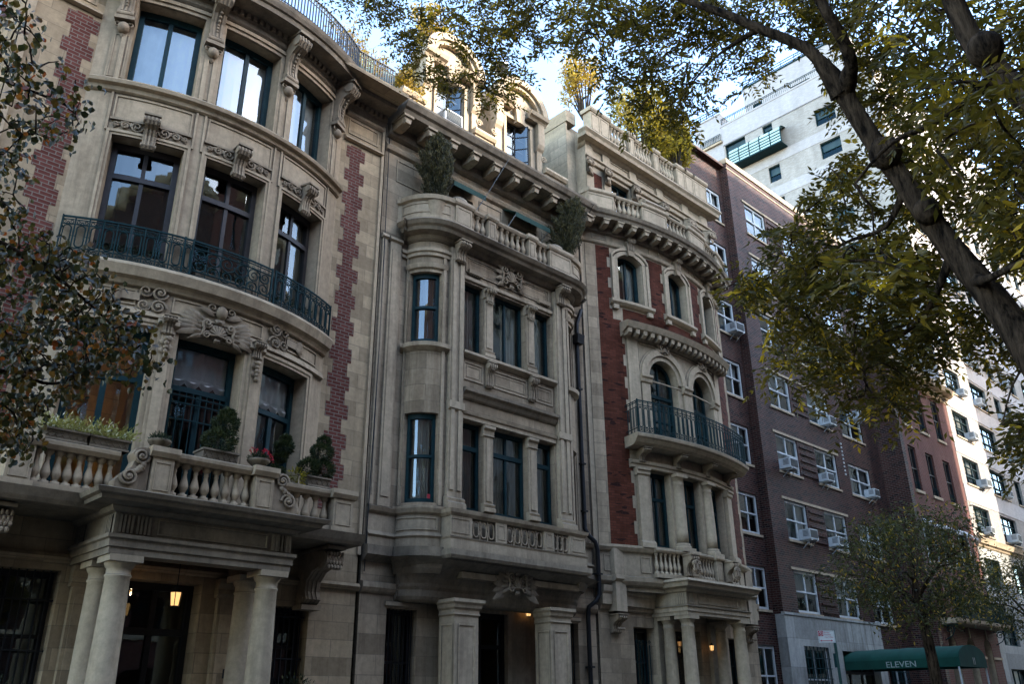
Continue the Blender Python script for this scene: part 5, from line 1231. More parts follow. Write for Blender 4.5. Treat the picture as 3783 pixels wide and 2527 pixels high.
# ================================================================== lamps
def lantern(name,loc,label,hang=.6,sz=1.0,power=12,cat='lantern',group='lit lanterns',glow='lampglass'):
    t=thing(name,loc,label,cat,group); x,y,z=loc
    m=M(); s=.085*sz
    m.lathe(x,-y,[(s*.5,z-.16*sz),(s*.9,z-.15*sz),(s*.95,z-.13*sz)],6); m.lathe(x,-y,[(s*1.35,z+.1*sz),(s*1.2,z+.13*sz),(s*.4,z+.2*sz),(.01,z+.24*sz)],6)
    for k in range(6):
        a=2*PI*k/6; m.tube([(x+s*.95*math.cos(a),z-.14*sz,-y+s*.95*math.sin(a)),(x+s*1.3*math.cos(a),z+.11*sz,-y+s*1.3*math.sin(a))],.007,4)
    if hang: m.tube([(x,z+.22*sz,-y),(x,z+hang,-y)],.008,5)
    m.build('lantern_frame',MAT['black'],t)
    m=M(); m.lathe(x,-y,[(s*.85,z-.13*sz),(s*1.2,z+.10*sz)],6); m.build('lantern_glass',MAT[glow],t)
    l=bpy.data.lights.new('lantern_light','POINT'); l.energy=power; l.color=(1,.62,.25); l.shadow_soft_size=.05
    lo=bpy.data.objects.new('lantern_light',l); COL.objects.link(lo); lo.parent=t; lo.location=(0,0,.0)
    if glow=='lampglass': m=M(); m.ell(x,z,-y,.018,.05,.018,8,6); m.build('bulb',MAT['bulb'],t)
MAT['lampdim']=emit('lamp_dim',(1,.5,.18),.35); MAT['lampglass']=emit('lamp_glow',(1,.55,.20),1.5); MAT['bulb']=emit('bulb_glow',(1,.8,.5),12)
lantern('hanging_lantern',(5.78,-.6,3.18),'glass lantern hanging on a chain inside the left columned porch',.72,.85,.9)
lantern('wall_lantern',(5.2,-.3,3.26),'tiny added glow for a light dot reflected in the left porch door glass',0,.22,.4)  # added lamp standing in for a reflection in the door glass
lantern('wall_lantern',(14.42,.36,3.58),'orange wall lantern between the stone piers of the middle house',0,.7,9)
lantern('wall_lantern',(19.3,-.25,3.05),'dim wall lantern left of the door in the right columned porch',0,.5,.1,glow='lampdim')
lantern('wall_lantern',(20.75,-.25,3.0),'yellow wall lantern right of the door in the right columned porch',0,.55,.9)
# warm room of the left balcony window
l=bpy.data.lights.new('room_light','POINT'); l.energy=200; l.color=(1,.6,.2); l.shadow_soft_size=.15; lo=bpy.data.objects.new('room_light',l); COL.objects.link(lo); lo.location=(4.1,.9,6.4); lo.parent=A; lo.location=Vector((4.0,.75,6.2))-A.location
# ================================================================== foliage helpers
def leafmesh(name,P,mat,parent,size,shape='leaf',flat_=.0,rng=None,tints=None,origin=None):
    """P: list of (position, direction, scale, tint)"""
    rng=rng or random; V=[]; Fc=[]; T=[]
    og=origin if origin is not None else wloc(parent)
    for p,dv,sc,ti in P:
        d=dv.normalized(); s=d.orthogonal().normalized(); a=rng.uniform(0,2*PI); s=(s*math.cos(a)+d.cross(s)*math.sin(a)); n=d.cross(s)
        L=size*sc; k=len(V); w=L*(.36 if shape=='leaf' else .5 if shape=='round' else .12)
        q=p-og
        if shape=='needle':
            V+= [q-s*w*.5,q+s*w*.5,q+d*L]; Fc.append((k,k+1,k+2)); T.append(ti)
        elif shape=='round':
            V+= [q,q+d*L*.35+s*w*.95+n*L*.12,q+d*L*.8+s*w*.7+n*L*.05,q+d*L*1.05,q+d*L*.8-s*w*.7+n*L*.05,q+d*L*.35-s*w*.95+n*L*.12,q+d*L*.5]
            Fc+= [(k,k+1,k+2,k+6),(k+6,k+2,k+3),(k+6,k+3,k+4),(k,k+6,k+4,k+5)]; T+=[ti]*4
        else:
            V+= [q,q+d*L*.45+s*w*.5+n*L*.06,q+d*L,q+d*L*.45-s*w*.5+n*L*.06]; Fc+= [(k,k+1,k+2),(k,k+2,k+3)]; T+=[ti]*2
    me=bpy.data.meshes.new(name); me.from_pydata([tuple(v) for v in V],[],Fc); me.materials.append(mat)
    at=me.attributes.new('tint','FLOAT','FACE'); at.data.foreach_set('value',T); me.update()
    o=bpy.data.objects.new(name,me); COL.objects.link(o); o.parent=parent
    o.location=og-wloc(parent); return o
def rv(r):
    while True:
        v=Vector((r.uniform(-1,1),r.uniform(-1,1),r.uniform(-1,1)))
        if .05<v.length<1: return v
LM=dict(
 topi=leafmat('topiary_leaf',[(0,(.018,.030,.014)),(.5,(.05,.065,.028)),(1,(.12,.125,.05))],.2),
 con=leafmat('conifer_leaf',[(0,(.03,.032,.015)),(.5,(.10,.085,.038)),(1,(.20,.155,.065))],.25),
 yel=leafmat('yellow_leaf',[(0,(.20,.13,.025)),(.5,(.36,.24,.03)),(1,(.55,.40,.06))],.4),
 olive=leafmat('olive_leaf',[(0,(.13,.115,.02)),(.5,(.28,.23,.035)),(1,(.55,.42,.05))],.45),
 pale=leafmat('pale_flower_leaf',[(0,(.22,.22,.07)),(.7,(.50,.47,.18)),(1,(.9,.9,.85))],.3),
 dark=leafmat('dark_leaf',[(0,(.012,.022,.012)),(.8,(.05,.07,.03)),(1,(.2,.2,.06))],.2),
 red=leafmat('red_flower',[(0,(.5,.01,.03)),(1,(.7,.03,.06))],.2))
def ballcloud(r,c,rad,n,up=.3,hollow=.55,tlo=0,thi=1,sc=(1,1,1)):
    out=[]
    for _ in range(n):
        v=rv(r); v.normalize(); q=hollow+(1-hollow)*r.random()**.5; bump_=1+.16*math.sin(5*v.x+3*v.z)*math.sin(4*v.y+2)
        p=Vector((c[0]+v.x*rad*q*bump_*sc[0],c[1]+v.y*rad*q*bump_*sc[1],c[2]+v.z*rad*q*bump_*sc[2]))
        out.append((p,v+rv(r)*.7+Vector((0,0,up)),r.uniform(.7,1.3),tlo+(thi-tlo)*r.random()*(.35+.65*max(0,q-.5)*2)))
    return out
def basket(m,x0,x1,z0,z1,d0,d1):   # lattice stone planter
    m.prof([(d0+.03,z0),(d1-.03,z0),(d1,z1),(d0,z1)],x0,x1); m.box(x0-.02,x1+.02,z1-.03,z1,d0-.02,d1+.02); m.box(x0-.01,x1+.01,z0,z0+.03,d0,d1)
    n=max(3,int((x1-x0)/.09)); h=z1-z0-.08
    for i in range(n):
        a=x0+(x1-x0)*(i+.5)/n
        m.tube([(a-.04,z0+.04,d1-.02),(a+.04,z1-.04,d1+.004)],.006,4); m.tube([(a+.04,z0+.04,d1-.02),(a-.04,z1-.04,d1+.004)],.006,4)
r5=random.Random(11)
def flowerbox(x0,x1,z,d0,d1,label):
    t=thing('flower_box',((x0+x1)/2,-(d0+d1)/2,z),label,'flower box','flower boxes on the balustrade'); m=M(); basket(m,x0,x1,z,z+.17,d0,d1); m.build('planter',MAT['limeD'],t)
    P=[]
    for _ in range(800):
        a=r5.uniform(x0,x1); b=r5.uniform(d0,d1); v=Vector((r5.uniform(-.8,.8),-r5.uniform(-.3,.9),r5.uniform(.1,1))); p=Vector((a,-b,z+.15))+v*r5.uniform(.02,.25)
        P.append((p,v,r5.uniform(.5,1.2),r5.random()*.75 if r5.random()>.1 else 1))
    leafmesh('foliage',P,LM['pale'],t,.07)
flowerbox(3.34,3.92,5.15,.9,1.12,'stone lattice flower box with pale trailing flowers, left of the two on the balustrade')
flowerbox(3.97,4.52,5.15,.9,1.12,'stone lattice flower box with pale trailing flowers, next to the carved scroll')
def topiary(c,z,balls,potw,poth,label,box=True,group='clipped topiaries'):
    t=thing('potted_topiary',(c[0],c[1],z),label,'topiary',group); m=M()
    if box: basket(m,c[0]-potw,c[0]+potw,z,z+poth,-c[1]-potw*.6,-c[1]+potw*.6)
    else: m.lathe(c[0],-c[1],[(potw*.5,z),(potw*.55,z+.02),(potw*.8,z+poth*.6),(potw,z+poth*.85),(potw*1.08,z+poth)],16)
    m.build('planter',MAT['limeD'],t)
    m=M(); m.tube([(c[0],z+poth*.8,-c[1]),(c[0]+.01,balls[-1][2],-c[1])],.02,6); m.build('stem',MAT['bark'],t)
    P=[]
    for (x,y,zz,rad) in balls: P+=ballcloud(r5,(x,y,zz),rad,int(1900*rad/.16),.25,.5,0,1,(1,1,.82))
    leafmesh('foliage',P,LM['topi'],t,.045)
MAT['bark']=plain('bark',(.055,.042,.032),.95,.4,7,0,.1,.5)
topiary((5.86,-1.2),5.18,[(5.87,-1.2,5.56,.27),(5.95,-1.2,5.87,.21),(5.97,-1.2,6.04,.12)],.29,.2,'three tiered clipped shrub in a stone box over the porch, the largest topiary')
topiary((7.22,-.7),4.9,[(7.18,-.7,5.36,.17),(7.26,-.7,5.66,.11),(7.31,-.7,5.86,.16),(7.33,-.7,6.0,.09)],.16,.22,'slim clipped shrub half behind the red geraniums')
topiary((7.85,-.95),5.16,[(7.7,-.95,5.5,.2),(7.98,-.95,5.52,.2),(7.93,-.95,5.82,.2),(7.96,-.95,6.03,.11)],.22,.18,'clipped conical shrub in a stone box nearest the brick strip')
def bowl(c,z,r0,label,flowers):
    t=thing('stone_urn',(c[0],c[1],z),label,'urn','planted bowls on the balustrade posts'); m=M(); m.lathe(c[0],-c[1],[(r0*.5,z),(r0*.5,z+.03),(r0*.75,z+.06),(r0*1.0,z+.1),(r0*1.12,z+.13),(r0*1.05,z+.14)],18); m.build('bowl',MAT['limeD'],t)
    leafmesh('foliage',ballcloud(r5,(c[0],c[1],z+.15),r0*.95,420,.6,.3,0,1,(1,1,.6)),LM['dark'],t,.05)
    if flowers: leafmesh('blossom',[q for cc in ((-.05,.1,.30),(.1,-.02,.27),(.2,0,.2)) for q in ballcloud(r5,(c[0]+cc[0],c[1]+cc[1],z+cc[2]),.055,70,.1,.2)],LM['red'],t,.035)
bowl((4.86,-1.38),5.2,.16,'low stone bowl of dark leaves on the left porch post',False)
bowl((6.5,-1.38),5.2,.17,'stone bowl of red geraniums on the right porch post',True)
def vine(c,label,n,rad,mat,sc):
    t=thing('trailing_plant',c,label,'plant','loose plants on the balconies'); leafmesh('foliage',ballcloud(r5,c,rad,n,.2,.1,0,1,sc),mat,t,.06); 
    m=M(); m.tube([(c[0],c[2]-rad*.4,-c[1]),(c[0]+.02,c[2]+rad*.2,-c[1])],.012,5); m.build('stem',MAT['bark'],t)
vine((7.4,-1.1,5.28),'pale yellow green trailing plant beside the conical topiary',160,.16,LM['olive'],(1,.6,.8))
vine((3.5,-.45,1.75),'flowering shrub at the foot of the dark left ground floor window',420,.5,LM['dark'],(1,.5,.6))
vine((8.1,-.45,1.85),'dark green shrub in front of the window right of the left porch',420,.36,LM['dark'],(1,.6,.8))
for i,(a,b,lab) in enumerate(((-2.15,-1.05,'dark window box plants behind the left part of the iron balcony'),(-.5,.55,'dark window box plants behind the scrolled middle of the iron balcony'),(1.1,2.1,'dark window box plants behind the right end of the iron balcony'))):
    w=Vector(fa((a+b)/2,8.46,0)); t=thing('window_box',w,lab,'window box','window boxes behind the iron railing'); m=M(fa); m.box(a,b,8.46,8.62,-.14,.06); m.build('planter',MAT['limeD'],t)
    P=[]
    for _ in range(300): 
        q=r5.uniform(a,b); p=Vector(fa(q,8.62+r5.uniform(0,.16),r5.uniform(-.14,.08))); P.append((p,rv(r5)+Vector((0,0,.5)),r5.uniform(.6,1.2),r5.random()*.6))
    leafmesh('foliage',P,LM['dark'],t,.07)
# conifers on the bay terrace
def conifer(c,z,h,rad,label,lean=(0,0),n=5200):
    t=thing('potted_conifer',(c[0],c[1],z),label,'conifer','conifers on the bay terrace')
    m=M(); m.lathe(c[0],-c[1],[(.2,z),(.25,z+.35),(.28,z+.4)],14); m.build('pot',MAT['limeB'],t)
    m=M(); m.tube([(c[0],z+.3,-c[1]),(c[0]+lean[0]*.5,z+h*.5,-c[1]),(c[0]+lean[0],z+h*.95,-c[1]+lean[1])],[.05,.035,.008],6); m.build('trunk',MAT['bark'],t)
    P=[]
    # plumes
    for k in range(46):
        u=(k+.5)/46; a=k*2.4; rr=rad*(1-.75*max(0,u-.35)/.65)*(.55+.45*min(1,u*3+.3))*r5.uniform(.6,1.1)
        base=Vector((c[0]+lean[0]*u,c[1],z+.3+(h-.5)*u)); tip=base+Vector((math.cos(a)*rr*.85,math.sin(a)*rr*.85,rr*.9+.24))
        for _ in range(int(n/46)):
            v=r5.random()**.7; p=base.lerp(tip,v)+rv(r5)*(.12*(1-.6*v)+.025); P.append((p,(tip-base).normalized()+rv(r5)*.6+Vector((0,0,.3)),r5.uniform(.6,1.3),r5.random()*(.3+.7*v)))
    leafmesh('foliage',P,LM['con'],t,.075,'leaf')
conifer((10.6,-.62),11.9,2.2,.56,'full dark conifer at the left rounded corner of the bay terrace',(.02,0),20000)
conifer((14.95,-.65),11.9,2.45,.68,'loose leaning conifer at the right rounded corner of the bay terrace',(.42,0),15000)
for (x,y,lab) in ((11.2,-.7,'grey domed planter lid behind the left balcony post'),(14.5,-.7,'grey domed planter lid before the right conifer')):
    t=thing('domed_finial',(x,y,12.48),lab,'finial','domed caps on the bay balustrade'); m=M(); m.lathe(x,-y,[(.26,12.44),(.27,12.5),(.24,12.6),(.15,12.68),(.02,12.71)],16); m.build('cap',MAT['limeD'],t)
# roof plants
def shrub(name,c,rad,label,mat,n,sz=.09,sc=(1,1,1),group='roof garden plants',stems=5,cat='shrub',base=None):
    base=base if base is not None else c[2]-rad*sc[2]*1.1
    t=thing(name,(c[0],c[1],base),label,cat,group)
    m=M()
    tips=[]
    for k in range(stems*3):
        a=r5.uniform(0,2*PI); e=Vector((c[0]+math.cos(a)*rad*sc[0]*r5.uniform(.3,.85),c[1]+math.sin(a)*rad*sc[1]*r5.uniform(.3,.85),c[2]+rad*sc[2]*r5.uniform(-.2,.85))); b0=Vector((c[0]+math.cos(a)*.1,c[1]+math.sin(a)*.1,base)); mid=b0.lerp(e,.5)+Vector((0,0,rad*.15))
        m.tube([(p.x,p.z,-p.y) for p in (b0,mid,e)],[.03*rad,.02*rad,.006],5); tips+=[(mid,e)]
    m.build('branches',MAT['bark'],t)
    P=[]
    for _ in range(n):
        a,b=r5.choice(tips); p=a.lerp(b,r5.uniform(.2,1.12))+rv(r5)*rad*.26; P.append((p,rv(r5)+Vector((0,0,.3)),r5.uniform(.6,1.3),r5.random()))
    leafmesh('foliage',P,mat,t,sz)
shrub('roof_shrub',at_y(1338,195,1.6),1.15,'thin yellow leaved young tree above the left corner of the right house',LM['yel'],2200,.15,(1,.8,1.15),cat='roof tree')
shrub('roof_shrub',at_y(1475,300,.9),1.75,'bright olive yellow bush spilling over the middle of the roof balustrade',LM['olive'],6500,.15,(1.3,.7,1),cat='roof bush')
shrub('roof_shrub',at_y(1545,335,.6),1.15,'dense golden bush at the right end of the roof balustrade',LM['olive'],4200,.15,(1.1,.7,1),cat='roof bush')
shrub('roof_shrub',at_y(985,75,3.2),.9,'sunny green yellow shrub behind the left arched dormer',LM['yel'],2200,.15,(1.1,.8,.9),cat='roof bush')
shrub('roof_vine',at_y(940,215,.15),.62,'sunlit yellow creeper left of the first dormer',LM['yel'],1600,.10,(.9,.5,1.1),cat='creeper',base=14.85)
shrub('roof_vine',at_y(850,125,.2),.6,'pale thin climber tangled in the roof railing of the bowed house',LM['yel'],700,.09,(1.2,.5,.7),cat='creeper',base=14.9)
shrub('roof_vine',at_y(795,75,.2),.55,'sparse climber higher up the roof railing, left of the pale one',LM['yel'],450,.09,(1.2,.5,.7),cat='creeper',base=14.9)
# rooftop ventilator seen through leaves
t=thing('roof_ventilator',at_y(1143,160,1.5),'shiny metal roof ventilator glinting through the leaves','ventilator'); c=wloc(t); m=M(); m.lathe(c.x,-c.y,[(.15,c.z-.9),(.15,c.z-.1),(.3,c.z),(.36,c.z+.12),(.3,c.z+.26),(.08,c.z+.33)],16); m.build('turbine',plain('bright_metal',(.7,.72,.75),.2,.05,5,1),t)
# ================================================================== entrance canopy
CX,CW,Y0c,Y1c=32.1,1.2,1.1,-2.85; zb,zs=2.66,2.93
t=thing('entrance_canopy',(CX,-.6,0),'green barrel vaulted canvas canopy over the entrance, lettered ELEVEN on its side','canopy')
m=M(FM([(CX-CW,Y0c),(CX-CW,Y1c)],0)); L=Y0c-Y1c
prof_=[(CW-CW*math.cos(PI*i/16),zs+.43*math.sin(PI*i/16)) for i in range(17)]
m=M(); NY=40
m.grid([[(CX+(a-CW)*f_,zs-.01+(z_-zs+.01)*f_,-(Y0c+(Y1c-Y0c)*j/NY)) for a,z_ in prof_] for j in range(NY+1) for f_ in [1-.035*abs(math.sin(PI*4*j/NY))**.8+.012*(j%10==0)]],True)
for sg in (-1,1): m.box(CX+sg*CW-.01,CX+sg*CW+.01,zb,zs+.01,-Y0c,-Y1c)
m.build('canvas_roof',MAT['canopy'],t)
m=M(); m.poly([(CX-CW,zb),(CX+CW,zb)]+[(CX-CW+a,z) for a,z in prof_[::-1]],-Y1c-.005,-Y1c+.012); en=m.build('end_panel',MAT['canopy'],t)
text('11',.32,MAT['letter'],en,(CX+.05,Y1c-.02,2.74),(PI/2,0,0),'house_number',.003,'CENTER',.0,.8)
text('ELEVEN',.27,MAT['letter'],t,(CX-CW-.015,-.95,2.70),(PI/2,0,-PI/2),'canopy_lettering',.003,'CENTER',0,1.15)
m=M()
for x in (CX-CW,CX+CW): m.tube([(x,.15,-Y1c-.05),(x,zb,-Y1c-.05)],.03,8)
m.build('canopy_post',MAT['alu'],t)
# ================================================================== parking sign
sx=at_y(1.5653**-1*0+ (2283+1206/1.5653)*2347/3783,(1527+1294/1.5653)*2347/3783,-4.2)
t=thing('parking_sign',(sx.x,sx.y,0),'small white no parking sign with red symbol and double arrow on a green post','street sign')
RTv=Vector((.719,-.695)).normalized()
fsg=FM([(sx.x-RTv.x*3,sx.y-RTv.y*3),(sx.x+RTv.x*3,sx.y+RTv.y*3)],-3)
W2,H2=.19,.13; z=sx.z
m=M(fsg); m.box(-W2,W2,z-H2,z+H2,0,.006); pl=m.build('sign_plate',MAT['white'],t)
redm=plain('sign_red',(.42,.015,.04),.5,.05); 
m=M(fsg)
for a,b,c,e in ((-W2+.012,W2-.012,z+H2-.016,z+H2-.012),(-W2+.012,W2-.012,z-H2+.012,z-H2+.016),(-W2+.012,-W2+.016,z-H2+.012,z+H2-.012),(W2-.016,W2-.012,z-H2+.012,z+H2-.012)): m.box(a,b,c,e,.006,.008)
m.build('sign_border',MAT['black'],pl)
m=M(fsg); m.box(-W2+.006,-W2+.118,z+H2-.118,z+H2-.006,.0065,.009); m.box(-.13,.10,z-.092,z-.080,.006,.009); m.poly([(-.16,z-.086),(-.125,z-.064),(-.125,z-.108)],.006,.009); m.poly([(.13,z-.086),(.095,z-.064),(.095,z-.108)],.006,.009); m.build('red_symbol',redm,pl)
m=M(fsg); cxx,czz=-W2+.062,z+H2-.062
m.tube([(cxx+.045*math.cos(2*PI*k/20),czz+.045*math.sin(2*PI*k/20),.011) for k in range(21)],.004,4); m.box(cxx-.016,cxx-.008,czz-.03,czz+.03,.009,.012); m.tube([(cxx-.012,czz+.028,.011),(cxx+.014,czz+.026,.011),(cxx+.018,czz+.012,.011),(cxx+.012,czz,.011),(cxx-.01,czz-.002,.011)],.004,4); m.tube([(cxx-.032,czz+.032,.012),(cxx+.032,czz-.032,.012)],.004,4); m.build('prohibition_ring',MAT['white'],pl)
ang=math.atan2(RTv.y,RTv.x)
def sgtext(b,s,u,zz): 
    q=fsg(u,zz,.008); text(b,s,redm,pl,q,(PI/2,0,ang),'sign_text',.001,'LEFT')
sgtext('Monday',.042,-.06,z+.075); sgtext('Thursday',.042,-.06,z+.03); sgtext('11am-12:30pm',.034,-.05,z-.022)
m=M(fsg); m.box(.15,.205,0,z+H2+.01,-.035,-.002); m.build('post',plain('sign_post_green',(.02,.06,.05),.6,.2),t)
m=M(fsg); m.box(.10,.15,z-.66,z-.36,-.03,-.01); m.build('side_plate',MAT['iron'],t)
# ================================================================== parked van (only its roof edge shows at the foot of the picture)
vx,vy=9.0,-5.1
t=thing('parked_van',(vx,vy,-.15),'white van with roof rack parked at the kerb, only its roof edge showing','van')
fv=FM([(vx-2.6,vy-.95),(vx+2.6,vy-.95)],-2.6,-.15)
m=M(fv); P=[(-2.5,.45),(2.45,.45),(2.55,.8),(2.45,1.08),(1.75,1.25),(1.25,1.82),(1.0,1.9),(-2.35,1.9),(-2.5,1.7)]
m.poly(P,-1.85,-.05); m.poly([(p[0]*.995,p[1]) for p in P],-1.9,0) ; m.build('body',plain('van_white',(.7,.72,.74),.35,.05),t)
m=M(fv); m.poly([(.2,1.15),(1.3,1.2),(1.05,1.72),(.2,1.74)],-.01,.008); m.poly([(-1.9,1.15),(-.1,1.15),(-.1,1.74),(-1.9,1.74)],-.01,.008); m.build('side_window',MAT['black'],t)
for q in (-1.6,1.65):
    for d0 in (-1.75,-.1):
        m=M(fv); R_=[(q+.34*math.cos(2*PI*k/20),.34+.34*math.sin(2*PI*k/20)) for k in range(20)]; m.poly(R_,d0-.11,d0+.11); wh=m.build('wheel',MAT['black'],t)
        m=M(fv); m.poly([(q+.2*math.cos(2*PI*k/16),.34+.2*math.sin(2*PI*k/16)) for k in range(16)],d0-.12,d0+.12); m.build('rim',MAT['alu'],wh)
m=M(fv)
for d0 in (-1.6,-.3): m.box(-2.2,.9,1.95,1.98,d0-.02,d0+.02)
for q in (-2.0,-1,.0,.8): m.box(q-.02,q+.02,1.93,1.97,-1.6,-.3)
m.build('roof_rack',MAT['black'],t)
for d0 in (-1.7,-.2): m=M(fv); m.box(2.44,2.54,.85,1.0,d0-.14,d0+.14); m.build('headlight',MAT['alu'],t)
# ================================================================== trees
def barkmat():
    m,nt,b,o=newmat('tree_bark'); P=pos(nt)
    n1=noise(nt,1,6,.7,P,(19,19,4)); n2=noise(nt,3,4,.6,P)
    col=mix(nt,ramp(nt,n1,[(.38,0),(.62,1)]),(.009,.006,.004),(.105,.069,.043)); col=mix(nt,1,col,ramp(nt,n2,[(.3,.7),(.7,1.2)]),'MULTIPLY')
    nt.links.new(col,b.inputs['Base Color']); b.inputs['Roughness'].default_value=.95; b.inputs['Specular IOR Level'].default_value=.1
    bump(nt,b,n1,1.0,.05); return m
MAT['treebark']=barkmat()
def inpoly(x,y,P):
    c=False; j=len(P)-1
    for i in range(len(P)):
        if (P[i][1]>y)!=(P[j][1]>y) and x<(P[j][0]-P[i][0])*(y-P[i][1])/(P[j][1]-P[i][1])+P[i][0]: c=not c
        j=i
    return c
def sample(r,P):
    xs_=[p[0] for p in P]; ys=[p[1] for p in P]
    while True:
        x,y=r.uniform(min(xs_),max(xs_)),r.uniform(min(ys),max(ys))
        if inpoly(x,y,P): return x,y
def smooth(pts,k=4):                 # Catmull-Rom through (vector, radius)
    out=[]; n=len(pts)
    for i in range(n-1):
        p0,p1,p2,p3=pts[max(i-1,0)],pts[i],pts[i+1],pts[min(i+2,n-1)]
        for j in range(k):
            t=j/k; a=(p1[0]*2+(p2[0]-p0[0])*t+(p0[0]*2-p1[0]*5+p2[0]*4-p3[0])*t*t+(p1[0]*3-p0[0]-p2[0]*3+p3[0])*t**3)*.5
            out.append((a,p1[1]+(p2[1]-p1[1])*t))
    out.append(pts[-1]); return out
def W3(p): return (p.x,p.z,-p.y)
def limb(m,pts,n=10,wob=0.0,r=random):
    pts=smooth(pts); m.tube([W3(p+(rv(r)*wob*q if wob else Vector((0,0,0)))) for p,q in pts],[q for p,q in pts],n); return pts
def grow(nodes,targets,m,rng,r0=.012,droop=.1):
    """join every target to the nearest node already reached; nodes: list of (Vector, radius)"""
    left=list(targets); N=[p for p,_ in nodes]; D_=[]
    for t in left:
        b=min(range(len(N)),key=lambda i:(N[i]-t).length_squared); D_.append([(N[b]-t).length,b])
    while left:
        k=min(range(len(left)),key=lambda i:D_[i][0]); t=left.pop(k); d,b=D_.pop(k); a=N[b]
        mid=a.lerp(t,.5)+rv(rng)*d*.12+Vector((0,0,d*.08))
        rr=min(.03,r0*(.5+d*.5))
        m.tube([W3(a),W3(a.lerp(mid,.5)+rv(rng)*d*.04),W3(mid),W3(mid.lerp(t,.5)+rv(rng)*d*.03),W3(t)],[rr,rr*.9,rr*.75,rr*.6,rr*.45],5)
        for q in (mid,t):
            N.append(q); qi=len(N)-1
            for i,u in enumerate(left):
                e=(q-u).length
                if e<D_[i][0]: D_[i]=[e,qi]
def spray_pinnate(P,c,rng,n_leaf=5,rach=.2,leaf=1.0,tb=0,tlist=None):
    d0=rv(rng); d0.z*=.4; d0.normalize()
    for _ in range(n_leaf):
        d=(d0+rv(rng)*.9); d.z-=.25; d.normalize(); L=rach*rng.uniform(.7,1.25); b=c+rv(rng)*.1
        s=d.cross(Vector((0,0,1))+rv(rng)*.35).normalized(); k=rng.randint(4,6); ti=tb+rng.random()*.55
        if rng.random()<.075: ti=.95
        drop=Vector((0,0,-1))
        for j in range(k):
            u=(j+.7)/k; p=b+d*L*u+drop*L*.35*u*u
            for sg in (-1,1):
                if rng.random()<.08: continue
                P.append((p,(s*sg+d*.55+drop*.25+rv(rng)*.18),leaf*rng.uniform(.75,1.15),min(1,max(0,ti+rng.uniform(-.08,.08)))))
        P.append((b+d*L+drop*L*.35,d+drop*.5,leaf,ti))
TT=leafmat('canopy_leaf',[(0,(.05,.048,.013)),(.35,(.12,.095,.019)),(.6,(.20,.145,.026)),(.85,(.33,.23,.035)),(1,(.62,.42,.03))],.55,.4,.35)
r6=random.Random(21)
T=lambda x,y,d,r:(at_dist(x,y,d),r*.56)
P0=at_dist(2620,1180,5.6)
t1=thing('honey_locust_tree',(P0.x+.35,P0.y-.1,0),'large leaning street tree whose dark trunk and feathery crown overhang the upper right','tree','street trees')
m=M()
main=[(Vector((P0.x+.35,P0.y-.1,-.05)),.27),(Vector((P0.x+.25,P0.y-.05,.6)),.215),(P0,.20),T(2440,930,6.0,.185),T(2300,715,6.4,.172),T(2185,575,6.7,.150),T(2075,425,7.0,.132),T(1995,312,7.3,.128),T(1932,212,7.5,.125)]
nm=limb(m,main,14,.05,r6)
lb=limb(m,[(nm[-1][0],.108),T(1872,132,7.6,.086),T(1828,100,7.7,.078),T(1740,65,7.9,.068),T(1660,30,8.1,.060),T(1560,-5,8.4,.050),T(1450,-60,8.8,.04),T(1300,-90,9.1,.028),T(1150,-80,9.3,.018),T(960,-60,9.4,.010)],10,.06,r6)
rb=limb(m,[(nm[-1][0],.100),T(1950,150,7.42,.090),T(1936,100,7.4,.084),T(1902,40,7.4,.076),T(1872,-12,7.5,.07),T(1800,-140,7.6,.05),T(1700,-260,7.8,.03)],10,.06,r6)
sb=limb(m,[(P0,.17),T(2640,760,5.4,.15),T(2520,430,5.35,.14),T(2370,245,5.4,.125),T(2292,172,5.6,.12),T(2228,95,5.8,.112),T(2180,-15,6.0,.105),T(2140,-160,6.2,.08)],12,.05,r6)
b3=limb(m,[(nm[18][0],.06),T(2262,640,6.2,.045),T(2350,600,5.9,.04),T(2480,560,5.6,.03)],7,.05,r6)
b4=limb(m,[(nm[24][0],.04),T(2030,520,6.9,.032),T(1930,560,7.1,.024),T(1830,640,7.4,.016),T(1740,690,7.6,.01)],6,.1,r6)
b5=limb(m,[(nm[20][0],.04),T(2120,720,6.7,.03),T(2040,790,6.9,.022),T(1980,870,7.1,.014),T(2060,960,7.2,.008)],6,.1,r6)
b6=limb(m,[(sb[16][0],.05),T(2140,280,5.4,.035),T(2040,330,5.3,.022),T(1960,420,5.3,.012)],6,.1,r6)
b7=limb(m,[(lb[12][0],.03),T(1640,130,8.3,.02),T(1560,220,8.4,.012),T(1500,270,8.5,.008)],6,.1,r6)
b8=limb(m,[(lb[24][0],.022),T(1260,0,9.0,.016),T(1180,90,9.1,.010),T(1130,180,9.1,.006)],6,.1,r6)
for q,rr in ((nm[26],.16),(nm[22],.13),(sb[18],.13)):   # burls
    c=q[0]+Vector((-.09,-.03,.0)); m.ell(c.x,c.z,-c.y,rr*.75,rr*.8,rr*.75,10,7)
nodes=nm[14:]+lb+rb+sb[8:]+b3+b4+b5+b6+b7+b8
